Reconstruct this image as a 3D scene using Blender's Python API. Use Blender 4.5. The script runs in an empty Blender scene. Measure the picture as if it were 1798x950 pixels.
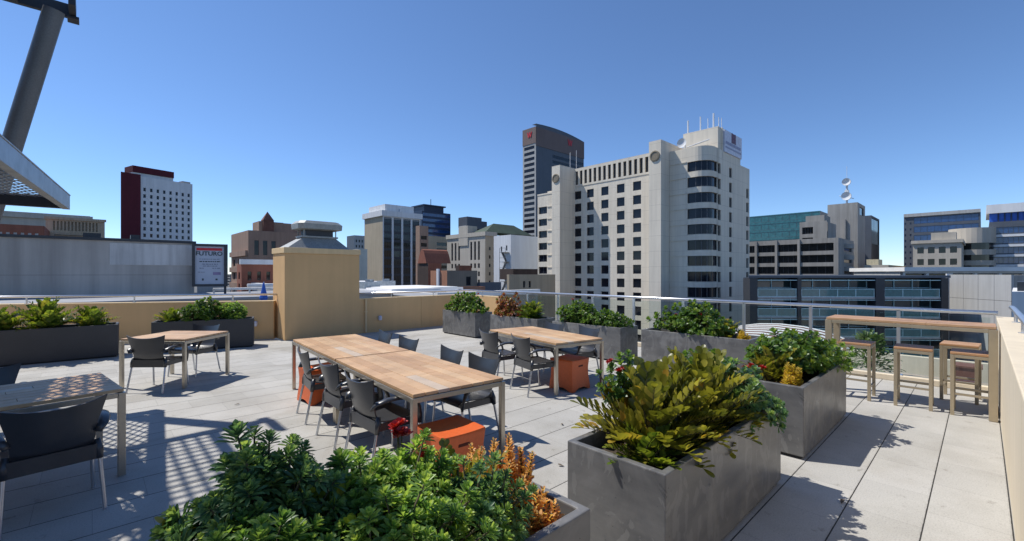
import bpy, math, random
from math import sin, cos, pi, radians as rad
from mathutils import Vector, Matrix
random.seed(7)
S = bpy.context.scene
COL = S.collection
# ---------------------------------------------------------------- camera, sky, sun, exposure
FPX, CX, CY, EYE = 780.0, 899.0, 480.0, 1.72          # calibrated from the photograph (1798 px wide)
YAW = rad(46.6)
FW = (cos(YAW), sin(YAW)); RT = (sin(YAW), -cos(YAW))
cd = bpy.data.cameras.new('camera'); cam = bpy.data.objects.new('camera', cd); COL.objects.link(cam)
cd.sensor_width = 36; cd.lens = FPX / 1798 * 36; cd.clip_start = .05; cd.clip_end = 9000
cd.shift_y = (CY - 475) / 1798
cam.location = (0, 0, EYE); cam.rotation_euler = (pi / 2, 0, YAW - pi / 2)
S.camera = cam
SUN_EL = rad(57); SUN_AZ = math.atan2(.875, -.484)     # direction towards the sun in the xy plane
w = bpy.data.worlds.new('World'); S.world = w; w.use_nodes = True
nt = w.node_tree; bg = nt.nodes['Background']
sk = nt.nodes.new('ShaderNodeTexSky'); sk.sky_type = 'NISHITA'; sk.sun_disc = False
sk.sun_elevation = SUN_EL; sk.sun_rotation = pi / 2 - SUN_AZ
sk.altitude = 1800; sk.air_density = 1.0; sk.dust_density = 0.0; sk.ozone_density = 8.0
nt.links.new(sk.outputs[0], bg.inputs[0]); bg.inputs[1].default_value = .15
sl = bpy.data.lights.new('sun', 'SUN'); sl.energy = 4.7; sl.angle = rad(.5); sl.color = (1, .955, .88)
so = bpy.data.objects.new('sun', sl); COL.objects.link(so)
sd = Vector((cos(SUN_AZ) * cos(SUN_EL), sin(SUN_AZ) * cos(SUN_EL), sin(SUN_EL)))
so.rotation_euler = sd.to_track_quat('Z', 'Y').to_euler(); so.location = (0, 0, 60)
S.view_settings.view_transform = 'Standard'; S.view_settings.look = 'None'
S.view_settings.exposure = 0.11; S.view_settings.gamma = 1; S.view_settings.use_curve_mapping = False
S.render.engine = 'CYCLES'

# ---------------------------------------------------------------- helpers
def at(px, d):
    l = (px - CX) / FPX * d
    return (l * RT[0] + d * FW[0], l * RT[1] + d * FW[1])
def dep(x, y): return x * FW[0] + y * FW[1]
def zat(py, d): return EYE - (py - CY) / FPX * d
def y_on(x, px):
    k = (px - CX) / FPX
    return (RT[0] - k * FW[0]) * x / (k * FW[1] - RT[1])
def x_on(y, px):
    k = (px - CX) / FPX
    return (k * FW[1] - RT[1]) * y / (RT[0] - k * FW[0])

class MB:
    def __init__(s): s.v = []; s.f = []; s.m = []; s.t = []; s.tone = 0.0
    def add(s, vs, fs, mi=0):
        o = len(s.v); s.v += [tuple(p) for p in vs]
        for q in fs: s.f.append(tuple(i + o for i in q)); s.m.append(mi); s.t.append(s.tone)
    def quad(s, a, b, c, d, mi=0): s.add([a, b, c, d], [(0, 1, 2, 3)], mi)
    def box(s, x0, x1, y0, y1, z0, z1, mi=0, M=None):
        vs = [(x0, y0, z0), (x1, y0, z0), (x1, y1, z0), (x0, y1, z0), (x0, y0, z1), (x1, y0, z1), (x1, y1, z1), (x0, y1, z1)]
        if M is not None: vs = [M @ Vector(p) for p in vs]
        s.add(vs, [(0, 3, 2, 1), (4, 5, 6, 7), (0, 1, 5, 4), (1, 2, 6, 5), (2, 3, 7, 6), (3, 0, 4, 7)], mi)
    def prism(s, pts, z0, z1, mi=0):
        n = len(pts)
        s.add([(p[0], p[1], z0) for p in pts] + [(p[0], p[1], z1) for p in pts],
              [tuple(range(n))[::-1], tuple(range(n, 2 * n))] + [(i, (i + 1) % n, n + (i + 1) % n, n + i) for i in range(n)], mi)
    def bar(s, a, b, w, h=None, mi=0):                 # rectangular bar from a to b
        a = Vector(a); b = Vector(b); h = h or w; d = (b - a)
        L = d.length; q = d.to_track_quat('Y', 'Z').to_matrix().to_4x4()
        s.box(-w / 2, w / 2, 0, L, -h / 2, h / 2, mi, Matrix.Translation(a) @ q)
    def tube(s, pts, r, n=8, mi=0, ell=None, cap=True):
        pts = [Vector(p) for p in pts]; rs = r if isinstance(r, (list, tuple)) else [r] * len(pts)
        vs = []; up = Vector((0, 0, 1))
        for i, p in enumerate(pts):
            t = (pts[min(i + 1, len(pts) - 1)] - pts[max(i - 1, 0)]).normalized()
            u = t.cross(up)
            if u.length < .05: u = t.cross(Vector((1, 0, 0)))
            u.normalize(); v = u.cross(t)
            for k in range(n):
                a = 2 * pi * k / n
                e = ell or 1
                vs.append(p + u * cos(a) * rs[i] + v * sin(a) * rs[i] * e)
        fs = []
        for i in range(len(pts) - 1):
            for k in range(n):
                k2 = (k + 1) % n; fs.append((i * n + k, i * n + k2, (i + 1) * n + k2, (i + 1) * n + k))
        if cap: fs += [tuple(range(n))[::-1], tuple(range((len(pts) - 1) * n, len(pts) * n))]
        s.add(vs, fs, mi)
    def lathe(s, prof, n=16, c=(0, 0), mi=0):
        vs = [(c[0] + r * cos(2 * pi * k / n), c[1] + r * sin(2 * pi * k / n), z) for r, z in prof for k in range(n)]
        fs = [(i * n + k, i * n + (k + 1) % n, (i + 1) * n + (k + 1) % n, (i + 1) * n + k) for i in range(len(prof) - 1) for k in range(n)]
        fs += [tuple(range(n))[::-1], tuple(range((len(prof) - 1) * n, len(prof) * n))]
        s.add(vs, fs, mi)
    def mesh(s, name, mats, smooth=False):
        me = bpy.data.meshes.new(name); me.from_pydata(s.v, [], s.f)
        for m in (mats if isinstance(mats, (list, tuple)) else [mats]): me.materials.append(m)
        if any(s.m): me.polygons.foreach_set('material_index', s.m)
        if smooth: me.polygons.foreach_set('use_smooth', [True] * len(s.f))
        if any(s.t): me.attributes.new('tone', 'FLOAT', 'FACE').data.foreach_set('value', s.t)
        me.update(); return me
    def build(s, name, mats, parent=None, smooth=False, bevel=0, loc=None):
        o = bpy.data.objects.new(name, s.mesh(name, mats, smooth)); COL.objects.link(o)
        if parent: o.parent = parent
        if loc: o.location = loc
        if bevel:
            b = o.modifiers.new('bevel', 'BEVEL'); b.width = bevel; b.segments = 2; b.limit_method = 'ANGLE'; b.angle_limit = rad(40)
        if smooth and smooth != 'all':
            e = o.modifiers.new('edges', 'EDGE_SPLIT'); e.split_angle = rad(38)
        return o
def thing(name, label, cat, loc=(0, 0, 0), rz=0, group=None):
    o = bpy.data.objects.new(name, None); COL.objects.link(o); o.empty_display_size = .2
    o.location = loc; o.rotation_euler = (0, 0, rz); o['label'] = label; o['category'] = cat
    if group: o['group'] = group
    return o
def tag(o, label, cat, group=None):
    o['label'] = label; o['category'] = cat
    if group: o['group'] = group
    return o
def struct(o): o['kind'] = 'structure'; return o
def dup(root, loc, rz, label, group=None):
    r = root.copy(); COL.objects.link(r); r.location = loc; r.rotation_euler = (0, 0, rz); r['label'] = label
    if group: r['group'] = group
    for ch in list(root.children):
        c = ch.copy(); COL.objects.link(c); c.parent = r
        for g in list(ch.children):
            d = g.copy(); COL.objects.link(d); d.parent = c
    return r

# ---------------------------------------------------------------- materials
class NT:
    def __init__(s, name):
        s.m = bpy.data.materials.new(name); s.m.use_nodes = True; s.t = s.m.node_tree
        s.b = s.t.nodes['Principled BSDF']; s.out = s.t.nodes['Material Output']
    def n(s, ty, **kw):
        o = s.t.nodes.new(ty)
        for k, v in kw.items(): setattr(o, k, v)
        return o
    def l(s, a, b): s.t.links.new(a, b)
    def math(s, op, a, b=None):
        o = s.n('ShaderNodeMath', operation=op)
        for i, x in enumerate((a, b)):
            if x is None: continue
            if isinstance(x, (int, float)): o.inputs[i].default_value = x
            else: s.l(x, o.inputs[i])
        return o.outputs[0]
    def mix(s, f, a, b, bt='MIX'):
        o = s.n('ShaderNodeMix', data_type='RGBA', blend_type=bt)
        for i, x in ((0, f), (6, a), (7, b)):
            if isinstance(x, (int, float)): o.inputs[i].default_value = x
            elif isinstance(x, tuple): o.inputs[i].default_value = (*x, 1)
            else: s.l(x, o.inputs[i])
        return o.outputs[2]
    def noise(s, scale, detail=4, rough=.55, vec=None, coord='Object', dist=0):
        o = s.n('ShaderNodeTexNoise'); o.inputs['Scale'].default_value = scale; o.inputs['Detail'].default_value = detail
        o.inputs['Roughness'].default_value = rough; o.inputs['Distortion'].default_value = dist
        s.l(vec if vec is not None else s.coord(coord), o.inputs['Vector']); return o.outputs['Fac']
    def coord(s, k='Object'):
        if not hasattr(s, 'tc'): s.tc = s.n('ShaderNodeTexCoord')
        return s.tc.outputs[k]
    def scaled(s, sc, k='Object', rot=(0, 0, 0)):
        o = s.n('ShaderNodeMapping'); o.inputs['Scale'].default_value = sc; o.inputs['Rotation'].default_value = rot
        s.l(s.coord(k), o.inputs['Vector']); return o.outputs[0]
    def ramp(s, f, stops, interp='LINEAR'):
        o = s.n('ShaderNodeValToRGB'); o.color_ramp.interpolation = interp
        e = o.color_ramp.elements
        while len(e) < len(stops): e.new(.5)
        for i, (p, c) in enumerate(stops): e[i].position = p; e[i].color = (*c, 1)
        s.l(f, o.inputs[0]); return o.outputs[0]
    def bump(s, h, st=.3, d=.01):
        o = s.n('ShaderNodeBump'); o.inputs['Strength'].default_value = st; o.inputs['Distance'].default_value = d
        s.l(h, o.inputs['Height']); s.l(o.outputs[0], s.b.inputs['Normal'])
    def col(s, x):
        if isinstance(x, tuple): s.b.inputs['Base Color'].default_value = (*x, 1)
        else: s.l(x, s.b.inputs['Base Color'])
    def set(s, rough=.6, metal=0, spec=.5):
        s.b.inputs['Roughness'].default_value = rough; s.b.inputs['Metallic'].default_value = metal
        s.b.inputs['Specular IOR Level'].default_value = spec
def c3(c, k): return tuple(min(1, x * k) for x in c)
def simple(name, c, rough=.6, metal=0, var=.18, scale=3, fine=0, bump=0, spec=.5):
    t = NT(name); f = t.noise(scale, 6, .6)
    col = t.ramp(f, [(.3, c3(c, 1 - var)), (.7, c3(c, 1 + var))])
    if fine:
        g = t.noise(fine, 3, .6); col = t.mix(.5, col, t.ramp(g, [(.35, c3(c, 1 - var)), (.65, c3(c, 1 + var))]))
        if bump: t.bump(g, bump, .004)
    t.col(col); t.set(rough, metal, spec); return t.m
def wall_mat(name, c, var=.10, streak=.10, scale=.25, rough=.85, joint=None):
    """render / precast: broad blotches, vertical rain streaks, optional horizontal joints every joint metres"""
    t = NT(name)
    f = t.noise(scale, 6, .62); col = t.ramp(f, [(.3, c3(c, 1 - var)), (.7, c3(c, 1 + var))])
    s = t.noise(1.0, 5, .6, vec=t.scaled((scale * 9, scale * 9, scale * .5)))
    col = t.mix(1.0, col, t.ramp(s, [(.3, (1 - streak * 2,) * 3), (.62, (1, 1, 1))]), 'MULTIPLY')
    if joint:
        sx = t.n('ShaderNodeSeparateXYZ'); t.l(t.coord(), sx.inputs[0])
        m = t.math('LESS_THAN', t.math('MODULO', t.math('ADD', sx.outputs[2], 300.0), joint), joint * .02)
        col = t.mix(t.math('MULTIPLY', m, .5), col, c3(c, .45))
    t.col(col); t.set(rough, 0, .3); t.bump(t.noise(scale * 60, 3), .15, .01); return t.m
def glass_mat(name, c=(.012, .016, .024), rough=.06, blinds=.25, blind=(.35, .34, .31), spec=.6, tint=None):
    t = NT(name); oi = t.n('ShaderNodeObjectInfo')
    r = oi.outputs['Random']
    f = t.noise(.8, 2, .5)
    base = t.ramp(f, [(.35, c3(c, .82)), (.65, c3(c, 1.25))])
    m = t.math('LESS_THAN', r, blinds)
    base = t.mix(t.math('MULTIPLY', m, .30), base, blind)
    t.col(base); t.set(rough, 0, spec); t.bump(t.noise(.45, 2), .03, .04); return t.m
M = {}
# concrete roof pavers
t = NT('paver'); sx = t.n('ShaderNodeSeparateXYZ'); t.l(t.coord(), sx.inputs[0])
PW, PX = .417, .626
yy = t.math('ADD', sx.outputs[1], 41.7 + .147); row = t.math('FLOOR', t.math('DIVIDE', yy, PW))
fy = t.math('MODULO', yy, PW); sh = t.math('MULTIPLY', t.math('MODULO', row, 2.0), PX / 2)
xx = t.math('ADD', t.math('ADD', sx.outputs[0], 62.6 * 2), sh); cxn = t.math('FLOOR', t.math('DIVIDE', xx, PX)); fx = t.math('MODULO', xx, PX)
wn = t.n('ShaderNodeTexWhiteNoise', noise_dimensions='2D'); cb = t.n('ShaderNodeCombineXYZ'); t.l(row, cb.inputs[0]); t.l(cxn, cb.inputs[1]); t.l(cb.outputs[0], wn.inputs['Vector'])
pc = t.ramp(wn.outputs['Value'], [(0, (.405, .392, .362)), (1, (.465, .45, .418))])
ag = t.noise(95, 3, .7); pc = t.mix(1.0, pc, t.ramp(ag, [(.3, (.72, .72, .72)), (.52, (1, 1, 1)), (.68, (1.0, 1.0, 1.0)), (.76, (1.22, 1.21, 1.18))]), 'MULTIPLY')
bl = t.noise(1.1, 6, .65); pc = t.mix(1.0, pc, t.ramp(bl, [(.28, (.80, .79, .77)), (.55, (1, 1, 1))]), 'MULTIPLY')
big = t.noise(.42, 5, .6, dist=1.2); pc = t.mix(1.0, pc, t.ramp(big, [(.33, (.86, .84, .81)), (.45, (1, 1, 1)), (.62, (1.05, 1.05, 1.045))]), 'MULTIPLY')
st_ = t.noise(6, 4, .7); pc = t.mix(1.0, pc, t.ramp(st_, [(.26, (.62, .60, .57)), (.38, (1, 1, 1))]), 'MULTIPLY')
nearj = t.math('LESS_THAN', t.math('ADD', fy, t.math('MULTIPLY', t.noise(9, 4, .7), .05)), .040); pc = t.mix(t.math('MULTIPLY', nearj, .13), pc, (.10, .09, .075))
wob = t.math('MULTIPLY', t.noise(14, 2), .005)
j1 = t.math('LESS_THAN', fy, t.math('ADD', wob, .0055)); j2 = t.math('LESS_THAN', fx, .003)
pc = t.mix(t.math('MULTIPLY', j2, .55), pc, (.12, .115, .11)); pc = t.mix(j1, pc, (.035, .033, .03))
t.col(pc); t.set(.8, 0, .35)
t.bump(t.math('SUBTRACT', t.math('MULTIPLY', ag, .5), t.math('MULTIPLY', j1, 2.0)), .35, .004); M['paver'] = t.m
# cast concrete planters
t = NT('planter_concrete'); f = t.noise(2.6, 7, .65, dist=.8); g = t.noise(1.0, 5, .6, vec=t.scaled((2, 2, 9)))
col = t.ramp(f, [(.25, (.065, .065, .067)), (.45, (.125, .123, .12)), (.6, (.165, .160, .152)), (.78, (.25, .245, .235))])
col = t.mix(.35, col, t.ramp(g, [(.3, (.06, .06, .064)), (.7, (.20, .198, .195))]))
pa = t.noise(3.4, 3, .5, vec=t.scaled((1.6, 1.6, .8), rot=(.5, .4, .3)), dist=2.2); col = t.mix(t.math('MULTIPLY', t.math('GREATER_THAN', pa, .56), .28), col, (.27, .265, .255))
sp = t.noise(38, 2, .5); col = t.mix(t.math('MULTIPLY', t.math('GREATER_THAN', sp, .72), .5), col, (.045, .045, .045))
t.col(col); t.set(.5, 0, .5); rr = t.ramp(f, [(.3, (.24,) * 3), (.7, (.5,) * 3)]); t.l(rr, t.b.inputs['Roughness']); t.bump(t.noise(60, 4, .6), .12, .004); M['planter'] = t.m
M['planter_deep_grey'] = simple('dark_grey_planter', (.042, .042, .045), .55, 0, .25, 3, 60, .05)  # darker grey used on the two left planters
M['planter_dark'] = simple('planter_base', (.03, .03, .032), .8)
M['soil'] = simple('soil', (.05, .036, .025), .95, var=.5, scale=18, fine=70, bump=.8)
M['render'] = wall_mat('tan_render', (.67, .43, .21), .08, .03, .7)
M['render_cap'] = wall_mat('tan_capping', (.72, .53, .30), .06, .05, .9)
M['cream'] = wall_mat('cream_render', (.66, .57, .43), .05, .05, .8)
# weathered teak
def wood(name, a, b, gscale=1.0):
    t = NT(name); ge = t.n('ShaderNodeNewGeometry'); r = ge.outputs['Random Per Island']
    v = t.n('ShaderNodeVectorMath', operation='ADD'); cb = t.n('ShaderNodeCombineXYZ'); t.l(t.math('MULTIPLY', r, 37.0), cb.inputs[0]); t.l(t.math('MULTIPLY', r, 91.0), cb.inputs[2])
    t.l(t.scaled((34 * gscale, 2.2 * gscale, 34 * gscale)), v.inputs[0]); t.l(cb.outputs[0], v.inputs[1])
    f = t.noise(1.0, 7, .65, vec=v.outputs[0], dist=.6)
    col = t.ramp(f, [(.25, c3(a, .7)), (.5, a), (.75, b)])
    col = t.mix(.75, col, t.ramp(r, [(0, c3(a, .86)), (.3, a), (.6, b), (.90, c3(a, 1.1)), (.97, (.56, .47, .36)), (1, (.60, .53, .46))]))
    bl = t.noise(2.3, 5, .6); col = t.mix(1.0, col, t.ramp(bl, [(.3, (.72, .70, .68)), (.6, (1.08, 1.06, 1.04))]), 'MULTIPLY')
    t.col(col); t.set(.48, 0, .45); t.bump(f, .25, .002); return t.m
M['teak'] = wood('weathered_teak', (.52, .315, .16), (.64, .445, .255))
M['bar_teak'] = wood('bar_teak', (.42, .235, .115), (.54, .34, .19))
M['steel'] = simple('brushed_steel', (.52, .47, .39), .32, .85, .12, 6, 120, .05)
M['champagne'] = simple('champagne_aluminium', (.42, .35, .245), .42, .55, .10, 4)
M['alu'] = simple('chair_leg_aluminium', (.62, .64, .67), .28, .9, .06, 8)
M['rail'] = simple('satin_rail', (.66, .67, .70), .28, .8, .05, 3)
t = NT('woven_resin'); gx = t.noise(160, 2, .5); t.col(t.ramp(t.noise(5, 4), [(.3, (.026, .027, .031)), (.7, (.038, .040, .045))])); t.set(.33, 0, .75); t.bump(gx, .22, .002); M['resin'] = t.m
M['orange'] = simple('orange_plastic', (.66, .125, .028), .42, 0, .10, 5, 40, .06)
M['slot'] = simple('slot_painted_shade', (.10, .02, .008), .8)  # dark orange bar: shade of the handle slot put into its colour
M['darksteel'] = simple('charcoal_steel', (.045, .048, .055), .5, .3, .2, 2.5, 60, .05)
M['greysteel'] = simple('grey_painted_steel', (.16, .17, .18), .45, .3, .2, 2.5, 60, .05)
M['galv'] = simple('galvanised_sheet', (.34, .36, .38), .42, .7, .2, 5)
M['zinc'] = simple('weathered_vent_metal', (.30, .31, .30), .55, .3, .25, 4, 30, .05)
t = NT('clear_glass'); t.t.nodes.remove(t.b)
tr = t.n('ShaderNodeBsdfTransparent'); tr.inputs[0].default_value = (.90, .94, .93, 1); gl = t.n('ShaderNodeBsdfGlossy'); gl.inputs['Roughness'].default_value = .02
fr = t.n('ShaderNodeFresnel'); fr.inputs[0].default_value = 1.45; mx = t.n('ShaderNodeMixShader'); t.l(t.math('MULTIPLY', fr.outputs[0], .55), mx.inputs[0]); t.l(tr.outputs[0], mx.inputs[1]); t.l(gl.outputs[0], mx.inputs[2]); t.l(mx.outputs[0], t.out.inputs[0]); M['clear'] = t.m
# leaves: colour differs leaf by leaf, light passes through
def leaf(name, stops, rough=.42, trans=.32, spec=.5):
    t = NT(name); ge = t.n('ShaderNodeNewGeometry'); at_ = t.n('ShaderNodeAttribute', attribute_name='tone')
    c = t.ramp(t.math('ADD', t.math('MULTIPLY', ge.outputs['Random Per Island'], .62), t.math('ADD', at_.outputs['Fac'], .17)), stops)
    f = t.noise(7, 3); c = t.mix(1.0, c, t.ramp(f, [(.3, (.75, .78, .75)), (.7, (1.15, 1.12, 1.1))]), 'MULTIPLY')
    t.col(c); t.set(rough, 0, spec); tl = t.n('ShaderNodeBsdfTranslucent'); t.l(t.mix(1.0, c, (1.5, 1.5, .75), 'MULTIPLY'), tl.inputs[0])
    mx = t.n('ShaderNodeMixShader'); mx.inputs[0].default_value = trans; t.l(t.b.outputs[0], mx.inputs[1]); t.l(tl.outputs[0], mx.inputs[2]); t.l(mx.outputs[0], t.out.inputs[0]); return t.m
M['zamia'] = leaf('zamia_leaflet', [(0, (.055, .07, .013)), (.35, (.14, .145, .021)), (.68, (.255, .24, .035)), (.9, (.40, .35, .06)), (1, (.44, .24, .04))], .34, .42)
M['zamia_green'] = leaf('young_zamia_leaflet', [(0, (.045, .085, .014)), (.45, (.11, .165, .022)), (.8, (.23, .27, .036)), (1, (.34, .30, .05))], .36, .4)
M['spurge'] = leaf('spurge_leaf', [(0, (.05, .125, .045)), (.35, (.125, .24, .07)), (.7, (.26, .40, .10)), (1, (.44, .54, .15))], .38, .5)
M['spurge_blue'] = leaf('blue_green_leaf', [(0, (.04, .10, .06)), (.4, (.095, .19, .10)), (.75, (.20, .32, .13)), (1, (.36, .46, .15))], .38, .46)
M['shrub'] = leaf('glossy_shrub_leaf', [(0, (.045, .10, .022)), (.5, (.09, .175, .034)), (.85, (.16, .25, .045)), (1, (.24, .30, .06))], .38, .38)
M['redleaf'] = leaf('reddened_leaf', [(0, (.14, .045, .03)), (.45, (.28, .07, .045)), (.75, (.30, .15, .045)), (1, (.16, .19, .04))], .45, .36)
M['campfire'] = leaf('orange_succulent_leaf', [(0, (.50, .22, .08)), (.4, (.72, .38, .12)), (.75, (.78, .50, .18)), (1, (.60, .52, .14))], .5, .5)
M['yellowleaf'] = leaf('yellow_leaf', [(0, (.50, .36, .04)), (.5, (.64, .48, .07)), (1, (.58, .28, .06))], .5, .4)
M['redflower'] = leaf('red_petal', [(0, (.32, .012, .012)), (1, (.50, .03, .025))], .5, .25)
M['stem'] = simple('plant_stem', (.075, .065, .03), .8, var=.3, scale=30)
M['palm'] = leaf('palm_leaf', [(0, (.05, .10, .03)), (.6, (.10, .16, .05)), (1, (.2, .23, .08))], .45, .3)
M['bark'] = simple('bark', (.12, .09, .06), .9, var=.4, scale=12)

# ---------------------------------------------------------------- setting: ground, terrace
GZ = -24.0
t = NT('city_ground'); f = t.noise(.05, 6, .6); t.col(t.ramp(f, [(.3, (.045, .045, .047)), (.6, (.07, .068, .065)), (.75, (.11, .10, .09))])); t.set(.9); M['ground'] = t.m
b = MB(); b.quad((-4000, -4000, GZ), (4000, -4000, GZ), (4000, 4000, GZ), (-4000, 4000, GZ)); struct(b.build('ground', M['ground']))
PL0 = Vector((3.47, 12.78)); PLD = Vector((-.862, .507)).normalized()            # line of the left parapet's face
PL1 = PL0 + PLD * 16
b = MB(); b.prism([(-14, -.15), (9.42, -.15), (9.42, 12.2), (5.54, 12.2), (3.5, 12.2), (PL0.x, PL0.y), (PL1.x, PL1.y), (-14, PL1.y)], -.35, 0)
struct(b.build('terrace_floor', M['paver']))
b = MB(); b.prism([(-14, -.5), (9.6, -.5), (9.6, 12.5), (3.7, 12.5), (PL1.x, PL1.y + .2), (-14, PL1.y + .2)], GZ, -.352)
tag(b.build('terrace_building', wall_mat('terrace_building_wall', (.42, .36, .27))), 'tan building carrying the terrace on its roof', 'building')

def parapet(name, label, p0, p1, th, h, mat, cap, hang=.0, capt=.05, joints=0):
    p0 = Vector(p0); p1 = Vector(p1); d = p1 - p0; L = d.length; a = math.atan2(d.y, d.x)
    r = thing(name, label, 'wall', (p0.x, p0.y, 0), a)
    b = MB(); edges = [0]
    n = max(1, joints)
    for i in range(n):
        b.box(L * i / n + (.004 if i else 0), L * (i + 1) / n - (.004 if i < n - 1 else 0), -th, 0, .0, h - capt)
    b.build('wall', mat, r)
    b = MB(); b.box(0, L, -th - hang, hang, h - capt, h); b.build('capping', cap, r, bevel=.008)
    return r
# direction p0->p1 has the terrace on its LEFT (thickness goes to the right)
parapet('parapet', 'tan rendered parapet behind the two left planters, running from the chimney out of frame', PL0, PL1, .22, 1.0, M['render'], M['render_cap'], .012, .03, 7)
parapet('parapet', 'tan parapet between the chimney and the glass balustrade', (9.62, 12.2), (5.54, 12.2), .22, 1.0, M['render'], M['render_cap'], .012, .03, 2)
parapet('parapet', 'short low parapet return behind the farthest planter, ahead of the glass', (9.42, 10.5), (9.42, 12.18), -.01 + .2, .98, M['render'], M['render_cap'], .0, .03, 1)
parapet('parapet', 'wide cream parapet along the right edge of the terrace', (-14, -.15), (9.62, -.15), .26, 1.09, M['cream'], M['cream'], .006, .05, 8)

# rails
def handrail(name, label, pts, zt, posts, base, r=.026):
    o = thing(name, label, 'handrail', (pts[0][0], pts[0][1], 0))
    ox, oy = pts[0]
    b = MB(); b.tube([(p[0] - ox, p[1] - oy, zt) for p in pts], r, 12); b.build('rail', M['rail'], o, smooth='all')
    for x, y in posts:
        b = MB(); b.tube([(x - ox, y - oy, base), (x - ox, y - oy, zt - r * .6)], .017, 10); b.lathe([(.04, base), (.04, base + .008)], 14, (x - ox, y - oy)); b.build('post', M['rail'], o, smooth=True)
    return o
q = lambda k: (PL0.x + PLD.x * k + .056, PL0.y + PLD.y * k + .095)
handrail('handrail', 'satin metal handrail on the parapet left of the chimney', [q(15.8), q(-.05)], 1.165, [q(k) for k in (1.0, 3.2, 5.4, 7.6, 9.8, 12)], 1.0)
handrail('handrail', 'satin metal handrail on the parapet right of the chimney', [(5.5, 12.31), (9.5, 12.31), (9.44, 10.5)], 1.135, [(6.6, 12.31), (8.1, 12.31), (9.44, 11.4)], .985)
handrail('handrail', 'grey tube handrail on posts along the wide cream parapet', [(9.46, -.29), (9.3, -.3), (-13, -.3)], 1.235, [(8.6 - 1.5 * i, -.3) for i in range(14)], 1.09, .03)
gb = thing('glass_balustrade', 'frameless clear glass balustrade with satin top rail along the far right edge', 'balustrade', (9.42, 0, 0))
ys = [10.5, 9.3, 8.1, 6.93, 5.72, 4.5, 3.25, 2.12, .92, -.12]
b = MB(); b.tube([(0, 10.5, 1.15), (0, -.16, 1.15)], .03, 12); b.build('top_rail', M['rail'], gb, smooth='all')
b = MB(); b.box(-.10, .12, -.148, 10.49, .002, .09); b.build('upstand', M['cream'], gb, bevel=.006)
for i, y in enumerate(ys[1:-1]):
    b = MB(); b.box(-.022, .022, y - .022, y + .022, .09, 1.122); b.box(-.06, .06, y - .05, y + .05, .09, .102); b.build('post', M['rail'], gb)
for y0, y1 in zip(ys[1:], ys[:-1]):
    b = MB(); b.box(-.006, .006, y0 + .035, y1 - .035, .13, 1.08); b.build('glass_panel', M['clear'], gb)

# chimney
ch = thing('chimney', 'square tan rendered chimney stack with a metal roof vent on top', 'chimney', (3.57, 12.2, 0))
b = MB(); b.box(0, 1.98, 0, 1.02, 0, 2.24); b.build('shaft', M['render'], ch, bevel=.012)
b = MB(); b.box(-.025, 2.005, -.025, 1.045, 2.24, 2.39); b.build('cap_band', M['render_cap'], ch, bevel=.01)
b = MB()
pr = [(.02, .02, 1.94, .98, 2.392), (.62, .26, 1.38, .78, 2.70)]
b.add([(.10, .08, 2.392), (1.72, .08, 2.392), (1.72, .98, 2.392), (.10, .98, 2.392), (.55, .30, 2.69), (1.42, .30, 2.69), (1.42, .72, 2.69), (.55, .72, 2.69)],
      [(0, 1, 5, 4), (1, 2, 6, 5), (2, 3, 7, 6), (3, 0, 4, 7), (4, 5, 6, 7), (3, 2, 1, 0)])
b.box(.50, 1.47, .26, .76, 2.69, 2.735); b.build('vent_hood', M['zinc'], ch)
b = MB(); b.box(.62, 1.35, .32, .70, 2.735, 2.93); b.build('vent_neck', M['darksteel'], ch)
for x, y in ((.56, .28), (1.41, .28), (.56, .74), (1.41, .74)):
    b = MB(); b.box(x - .012, x + .012, y - .012, y + .012, 2.735, 2.92); b.build('strut', M['zinc'], ch)
b = MB(); P = []
for z, e in ((2.90, .0), (2.92, -.10), (3.06, -.11), (3.14, -.03), (3.16, .12)):
    P.append((z, .5 + e, 1.47 - e, .22 + e, .80 - e))
vs = []
for z, x0, x1, y0, y1 in P:
    c = .12
    vs += [(x0 + c, y0, z), (x1 - c, y0, z), (x1, y0 + c, z), (x1, y1 - c, z), (x1 - c, y1, z), (x0 + c, y1, z), (x0, y1 - c, z), (x0, y0 + c, z)]
fs = [(i * 8 + k, i * 8 + (k + 1) % 8, (i + 1) * 8 + (k + 1) % 8, (i + 1) * 8 + k) for i in range(4) for k in range(8)] + [tuple(range(8))[::-1], tuple(range(32, 40))]
b.add(vs, fs); b.build('vent_cap', M['zinc'], ch)
# downpipe, wall lights
b = MB(); b.tube([(0, 0, .03), (0, 0, .97)], .03, 10); b.box(-.05, .05, -.01, .045, .60, .63)
o = b.build('downpipe', M['render_cap'], smooth=True, loc=(5.72, 12.155, 0)); tag(o, 'thin tan downpipe on the parapet just right of the chimney', 'downpipe')
def walllight(loc, rz, label):
    r = thing('wall_light', label, 'wall light', loc, rz, 'small wall lights on the parapets')
    b = MB(); b.box(-.035, .035, -.015, 0, -.05, .05); b.build('backplate', M['rail'], r)
    b = MB(); b.lathe([(.045, -.07), (.05, -.02), (.05, .03), (.02, .06)], 12, (0, -.07)); b.build('lamp_body', simple('pale_lamp', (.55, .57, .68), .35), r, smooth=True)
walllight((6.15, 12.2, .42), 0, 'small pale wall light on the parapet right of the chimney')
ql = PL0 + PLD * .42; walllight((ql.x, ql.y, .42), math.atan2(PLD.y, PLD.x) + pi, 'small pale wall light on the parapet left of the chimney')

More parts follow.
